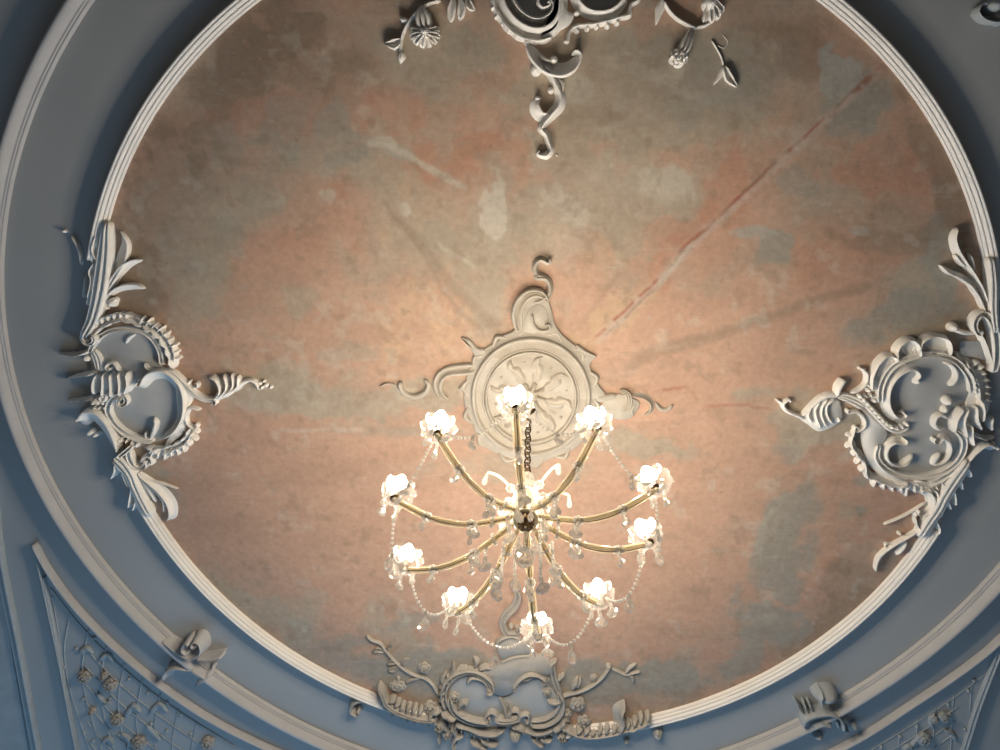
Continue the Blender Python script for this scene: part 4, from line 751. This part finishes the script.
# stem: gilt rod with blown glass balusters
link('rod', mesh_of('rod', lambda mb: (tube(mb, [(0, 0, -.05), (0, 0, .44)], .006), torus(mb, Vector((0, 0, .45)), .016, .004, Vector((1, 0, 0)), Vector((0, 0, 1))))), GOLD, ch)
def f_st(mb):
    lathe(mb, [(.010, .43), (.022, .42), (.034, .405), (.022, .39), (.013, .38), (.018, .36), (.036, .335), (.048, .30), (.046, .265), (.030, .235), (.018, .22), (.030, .205), (.052, .195), (.054, .185), (.03, .175), (.018, .165), (.026, .13), (.036, .09), (.034, .05), (.022, .03)], n=20, wav=10, k=.05)
link('baluster', mesh_of('baluster', f_st, False), CRYSTAL, ch, label='cut glass stem')
def f_crown(mb): lathe(mb, [(.004, .215), (.05, .208), (.058, .198), (.056, .188), (.05, .186), (.004, .190)], n=24, wav=12, k=.04)
link('crown_plate', mesh_of('crown_plate', f_crown), GOLD, ch)
def f_hub(mb): lathe(mb, [(.0, -.050), (.012, -.049), (.020, -.040), (.032, -.034), (.034, -.024), (.030, -.012), (.034, .0), (.034, .016), (.0, .018)], n=24, wav=12, k=.06)
link('hub', mesh_of('hub', f_hub, False), BRONZE, ch, label='dark bronze hub bowl')
def f_hr(mb):
    lathe(mb, [(.036, .004), (.050, .002), (.056, .010), (.056, .026), (.048, .034), (.034, .034)], n=30)
    for k in range(20): a = 2*PI*k/20; bead(mb, (.057*math.cos(a), .057*math.sin(a), .016), .0065)
link('arm_ring', mesh_of('arm_ring', f_hr), GOLD, ch)

# crystal shapes
def f_drop(mb, L=.062, wd=.019, th=.012):
    """almond pendeloque, faceted; hangs from the origin"""
    prof = [(.0, 0), (.14, -.06), (.40, -.24), (.78, -.48), (1.0, -.70), (.86, -.86), (.48, -.96), (.0, -1.0)]
    n = 8; V = []; Fc = []
    for r, z in prof:
        for j in range(n): a = 2*PI*(j+.5)/n; V.append((wd*r*math.cos(a), th*r*math.sin(a), L*z-.016))
    m = len(prof)
    for i in range(m-1):
        for j in range(n): Fc.append((i*n+j, i*n+(j+1) % n, (i+1)*n+(j+1) % n, (i+1)*n+j))
    mb.add(V, Fc)
    bead(mb, (0, 0, -.008), .009)
def hang(L, wd, th, nb):
    def fn(mb):
        m2 = MB(); f_drop(m2, L, wd, th); o_ = -.019*nb
        mb.add([(x, y, z+o_) for x, y, z in m2.v], m2.f)
        for k in range(nb): bead(mb, (0, 0, -.010-.019*k), .0085)
    return fn
DROP = mesh_of('pendant', hang(.062, .019, .012, 1), False)
DROPL = mesh_of('pendant', hang(.066, .028, .018, 1), False)
DROPS = mesh_of('pendant', hang(.070, .014, .010, 2), False)
for m_ in (DROP, DROPL, DROPS): m_.materials.append(CRYSTAL)
BEADP = .0185
def strand(mb, A, Bp, sag, r=.0078):
    A, Bp = Vector(A), Vector(Bp); L = 0; Q = []
    for i in range(101): t = i/100; q = A.lerp(Bp, t); q.z -= sag*4*t*(1-t); Q.append(q)
    cum = [0]
    for i in range(100): cum.append(cum[-1]+(Q[i+1]-Q[i]).length)
    k = int(cum[-1]/BEADP); j = 0
    for i in range(1, k):
        s = cum[-1]*i/k
        while cum[j+1] < s: j += 1
        f = (s-cum[j])/(cum[j+1]-cum[j]); bead(mb, Q[j].lerp(Q[j+1], f), r if i % 2 else r*.85)

# arms: measured places of the ten candle sockets (azimuth order, clockwise in the picture)
SOCK = [(516, 409), (596.5, 429), (656, 488), (649, 542), (600.5, 603), (538, 636), (457, 611), (404, 568), (395, 498), (437.5, 434)]
TIPS = []
for i, p in enumerate(SOCK):
    q = at_depth(p[0], p[1], HUBD-.002); v = Vector((q.x-HUB.x, q.y-HUB.y, 0)); v.z = .0; TIPS.append(v)
def pend(mesh, loc, parent, tilt=0.0):
    o = link('pendant', mesh, None, parent, loc); o.rotation_euler = (random.uniform(-.12, .12), random.uniform(-.12, .12), random.uniform(0, PI)); return o
def f_bob(mb):
    """scalloped glass dish, petals curling up, given real wall thickness"""
    n = 64; out = []; 
    for r, z in [(.012, -.002), (.024, .000), (.038, .007), (.051, .018), (.060, .033), (.066, .048), (.070, .054)]: out.append((r, z))
    inn = [(r-.0022, z+.0026) for r, z in out[::-1]]; V = []; Fc = []; pr = out+inn
    for r, z in pr:
        f = max(0, (r-.02)/.044)
        for j in range(n):
            a = 2*PI*j/n; s = abs(math.cos(4.5*a)); V.append((r*(1+.15*f*(s-.6))*math.cos(a), r*(1+.15*f*(s-.6))*math.sin(a), z+.010*f*(s-.5)))
    m = len(pr)
    for i in range(m):
        for j in range(n): Fc.append((i*n+j, i*n+(j+1) % n, ((i+1) % m)*n+(j+1) % n, ((i+1) % m)*n+j))
    mb.add(V, Fc)
BOB = mesh_of('glass_dish', f_bob); BOB.materials.append(DISHGLASS)
def f_cup(mb): lathe(mb, [(.0, -.016), (.007, -.015), (.009, -.010), (.019, -.008), (.0195, -.003), (.013, .004), (.0125, .062), (.0, .062)], n=20)
CUP = mesh_of('candle_cup', f_cup); CUP.materials.append(BRONZE)
def f_bulb(mb): lathe(mb, [(.0, .060), (.010, .062), (.015, .072), (.0195, .088), (.0205, .102), (.0185, .118), (.013, .136), (.006, .152), (.0, .160)], n=12)
BULBME = mesh_of('candle_bulb', f_bulb); BULBME.materials.append(BULBM)
def f_ros(mb):
    for k in range(8): a = 2*PI*k/8; bead(mb, (.0155*math.cos(a), .0155*math.sin(a), 0), .0075)
    lathe(mb, [(.0, -.006), (.005, -.005), (.006, .0), (.005, .005), (.0, .006)], n=8)
ROS = mesh_of('rosette', f_ros, False); ROS.materials.append(BEADS)
def arm_curve(tip, n=26):
    d = Vector((tip.x, tip.y, 0)); R = d.length; d = d/R; P = []
    for i in range(n+1):
        t = i/n; r = .050+(R-.050)*(1-(1-t)**1.12); z = .016*(1-t)-.135*math.sin(PI*t**.92)**1.15*(1-.15*t)+tip.z*t-.016*t
        if t > .9: pass
        P.append(Vector((d.x*r, d.y*r, z)))
    return P
for i, tip in enumerate(TIPS):
    P = arm_curve(tip); d = Vector((tip.x, tip.y, 0)).normalized(); sd = Vector((-d.y, d.x, 0))
    def f_arm(mb):
        for s in (-1, 1): tube(mb, [p+sd*s*.0070 for p in P], .0028, 6)
        tube(mb, P, [.0030]*len(P), 6)
        c = P[-1]; lathe(mb, [(.0, -.014), (.008, -.012), (.011, -.004), (.008, .004), (.0, .006)], c, 12)
    a = link('arm', mesh_of('arm', f_arm), GOLD, ch)
    def f_sl(mb):
        for t0, t1 in ((.05, .30), (.36, .62), (.68, .93)):
            k0, k1 = int(t0*26), int(t1*26); tube(mb, [p for p in P[k0:k1+1]], [.011]+[.0165]*(k1-k0-1)+[.011], 10, flat=.55)
    link('glass_sleeve', mesh_of('glass_sleeve', f_sl), SLEEVE, a)
    link('wire', mesh_of('wire', lambda mb: tube(mb, [p+sd*.003+Vector((0, 0, -.0105)) for p in P[1:-1]], .0016, 5)), BRONZE, a, label='thin dark wire under the arm')
    for t in (.33, .655):
        p = P[int(t*26)]; rr = link('rosette', ROS, None, a, p+Vector((0, 0, -.003)))
        pend(DROP if t > .5 else DROPS, p+Vector((0, 0, -.012)), a)
    def f_col(mb):
        p0, p1 = P[2], P[4]
        for q in range(9): w_ = 2*PI*q/9; bead(mb, (p1.x+sd.x*.020*math.cos(w_), p1.y+sd.y*.020*math.cos(w_), p1.z+.020*math.sin(w_)), .0075)
        m2 = MB(); f_drop(m2, .060, .016, .010); mb.add([(p0.x+x+d.x*.01, p0.y+y+d.y*.01, p0.z-z*1.0+.0) for x, y, z in m2.v], m2.f)
    link('crystal_collar', mesh_of('crystal_collar', f_col, False), BEADS, a)
    pend(DROPL, P[7]+sd*.012+Vector((0, 0, -.014)), a)
    link('candle_cup', CUP, None, a, tip); link('glass_dish', BOB, None, a, tip+Vector((0, 0, .004))).rotation_euler = (random.uniform(-.08, .08), random.uniform(-.08, .08), random.uniform(0, 1))
    link('candle_bulb', BULBME, None, a, tip).rotation_euler = (0, -.05, 0)
    for k in range(4):
        q = 2*PI*(k+.5)/4+math.atan2(d.y, d.x); pend((DROPL, DROPS, DROP, DROPL)[(k+i) % 4] if tip.y > 0 else (DROPS, DROP)[k % 2], tip+Vector((.040*math.cos(q), .040*math.sin(q), .006)), a)
# garlands of beads between neighbouring arms
for i in range(10):
    A, Bp = TIPS[i], TIPS[(i+1) % 10]
    dirA = (Bp-A).normalized(); a0 = A+dirA*.03+Vector((0, 0, .0)); b0 = Bp-dirA*.03
    sag = .155 if (a0-b0).length > .2 else .12
    mid = a0.lerp(b0, .5)+Vector((0, 0, -sag))
    g = link('bead_garland', mesh_of('bead_garland', lambda mb: strand(mb, a0, b0, sag), False), BEADS, ch)
    pend(DROPL if mid.y > 0 else DROP, mid, g)
# small upper scroll arms on the crown
for k, az in enumerate((-156, -42, 6, 68, 125, 205-360+10)):
    if k == 5: continue
    a_ = math.radians(az); d = Vector((math.cos(a_), math.sin(a_), 0)); P = []
    for t in np.linspace(0, 1, 12): P.append(d*(.05+.125*t)+Vector((0, 0, .20+.10*math.sin(t*PI*.62)-.0*t)))
    P += [P[-1]+d*.008+Vector((0, 0, -.006)), P[-1]+d*.010+Vector((0, 0, -.016))]
    s = link('scroll_arm', mesh_of('scroll_arm', lambda mb: (tube(mb, P, .0034, 6), tube(mb, [p+Vector((-d.y, d.x, 0))*.006 for p in P], .0022, 6))), GOLD, ch)
    link('rosette', ROS, None, s, P[2]); pend(DROP, P[-1], s)
# strands and drops round the stem
def px_rel(px, py, depth): return Vector(rel(at_depth(px, py, depth)))
for k, (x, y, L) in enumerate([(504, 541, .30), (540, 530, .34), (516, 545, .20), (552, 540, .16), (487, 541, .12)]):
    A = px_rel(x, y, HUBD-.03); Bq = A+Vector((0, 0, -L))
    s = link('bead_strand', mesh_of('bead_strand', lambda mb: strand(mb, A, Bq, 0), False), BEADS, ch); pend(DROPL, Bq, s)
for k in range(9):
    a_ = 2*PI*k/9+.3; A = Vector((.052*math.cos(a_), .052*math.sin(a_), .19)); Bq = Vector((.075*math.cos(a_+.2), .075*math.sin(a_+.2), .02))
    link('bead_strand', mesh_of('bead_strand', lambda mb: strand(mb, A, Bq, .02, .0062), False), BEADS, ch)
def f_fin(mb):
    strand(mb, (0, .02, -.04), (0, .02, -.20), 0); lathe(mb, [(.0, -.20), (.014, -.203), (.030, -.216), (.038, -.238), (.035, -.262), (.022, -.282), (.007, -.292), (.0, -.295)], (0, .02, 0), 10)
link('finial_ball', mesh_of('finial_ball', f_fin, False), CRYSTAL, ch)
for k in range(8):
    a_ = 2*PI*k/8+.35; pend(DROPL if k % 2 else DROP, Vector((.075*math.cos(a_), .075*math.sin(a_), -.01)), ch)
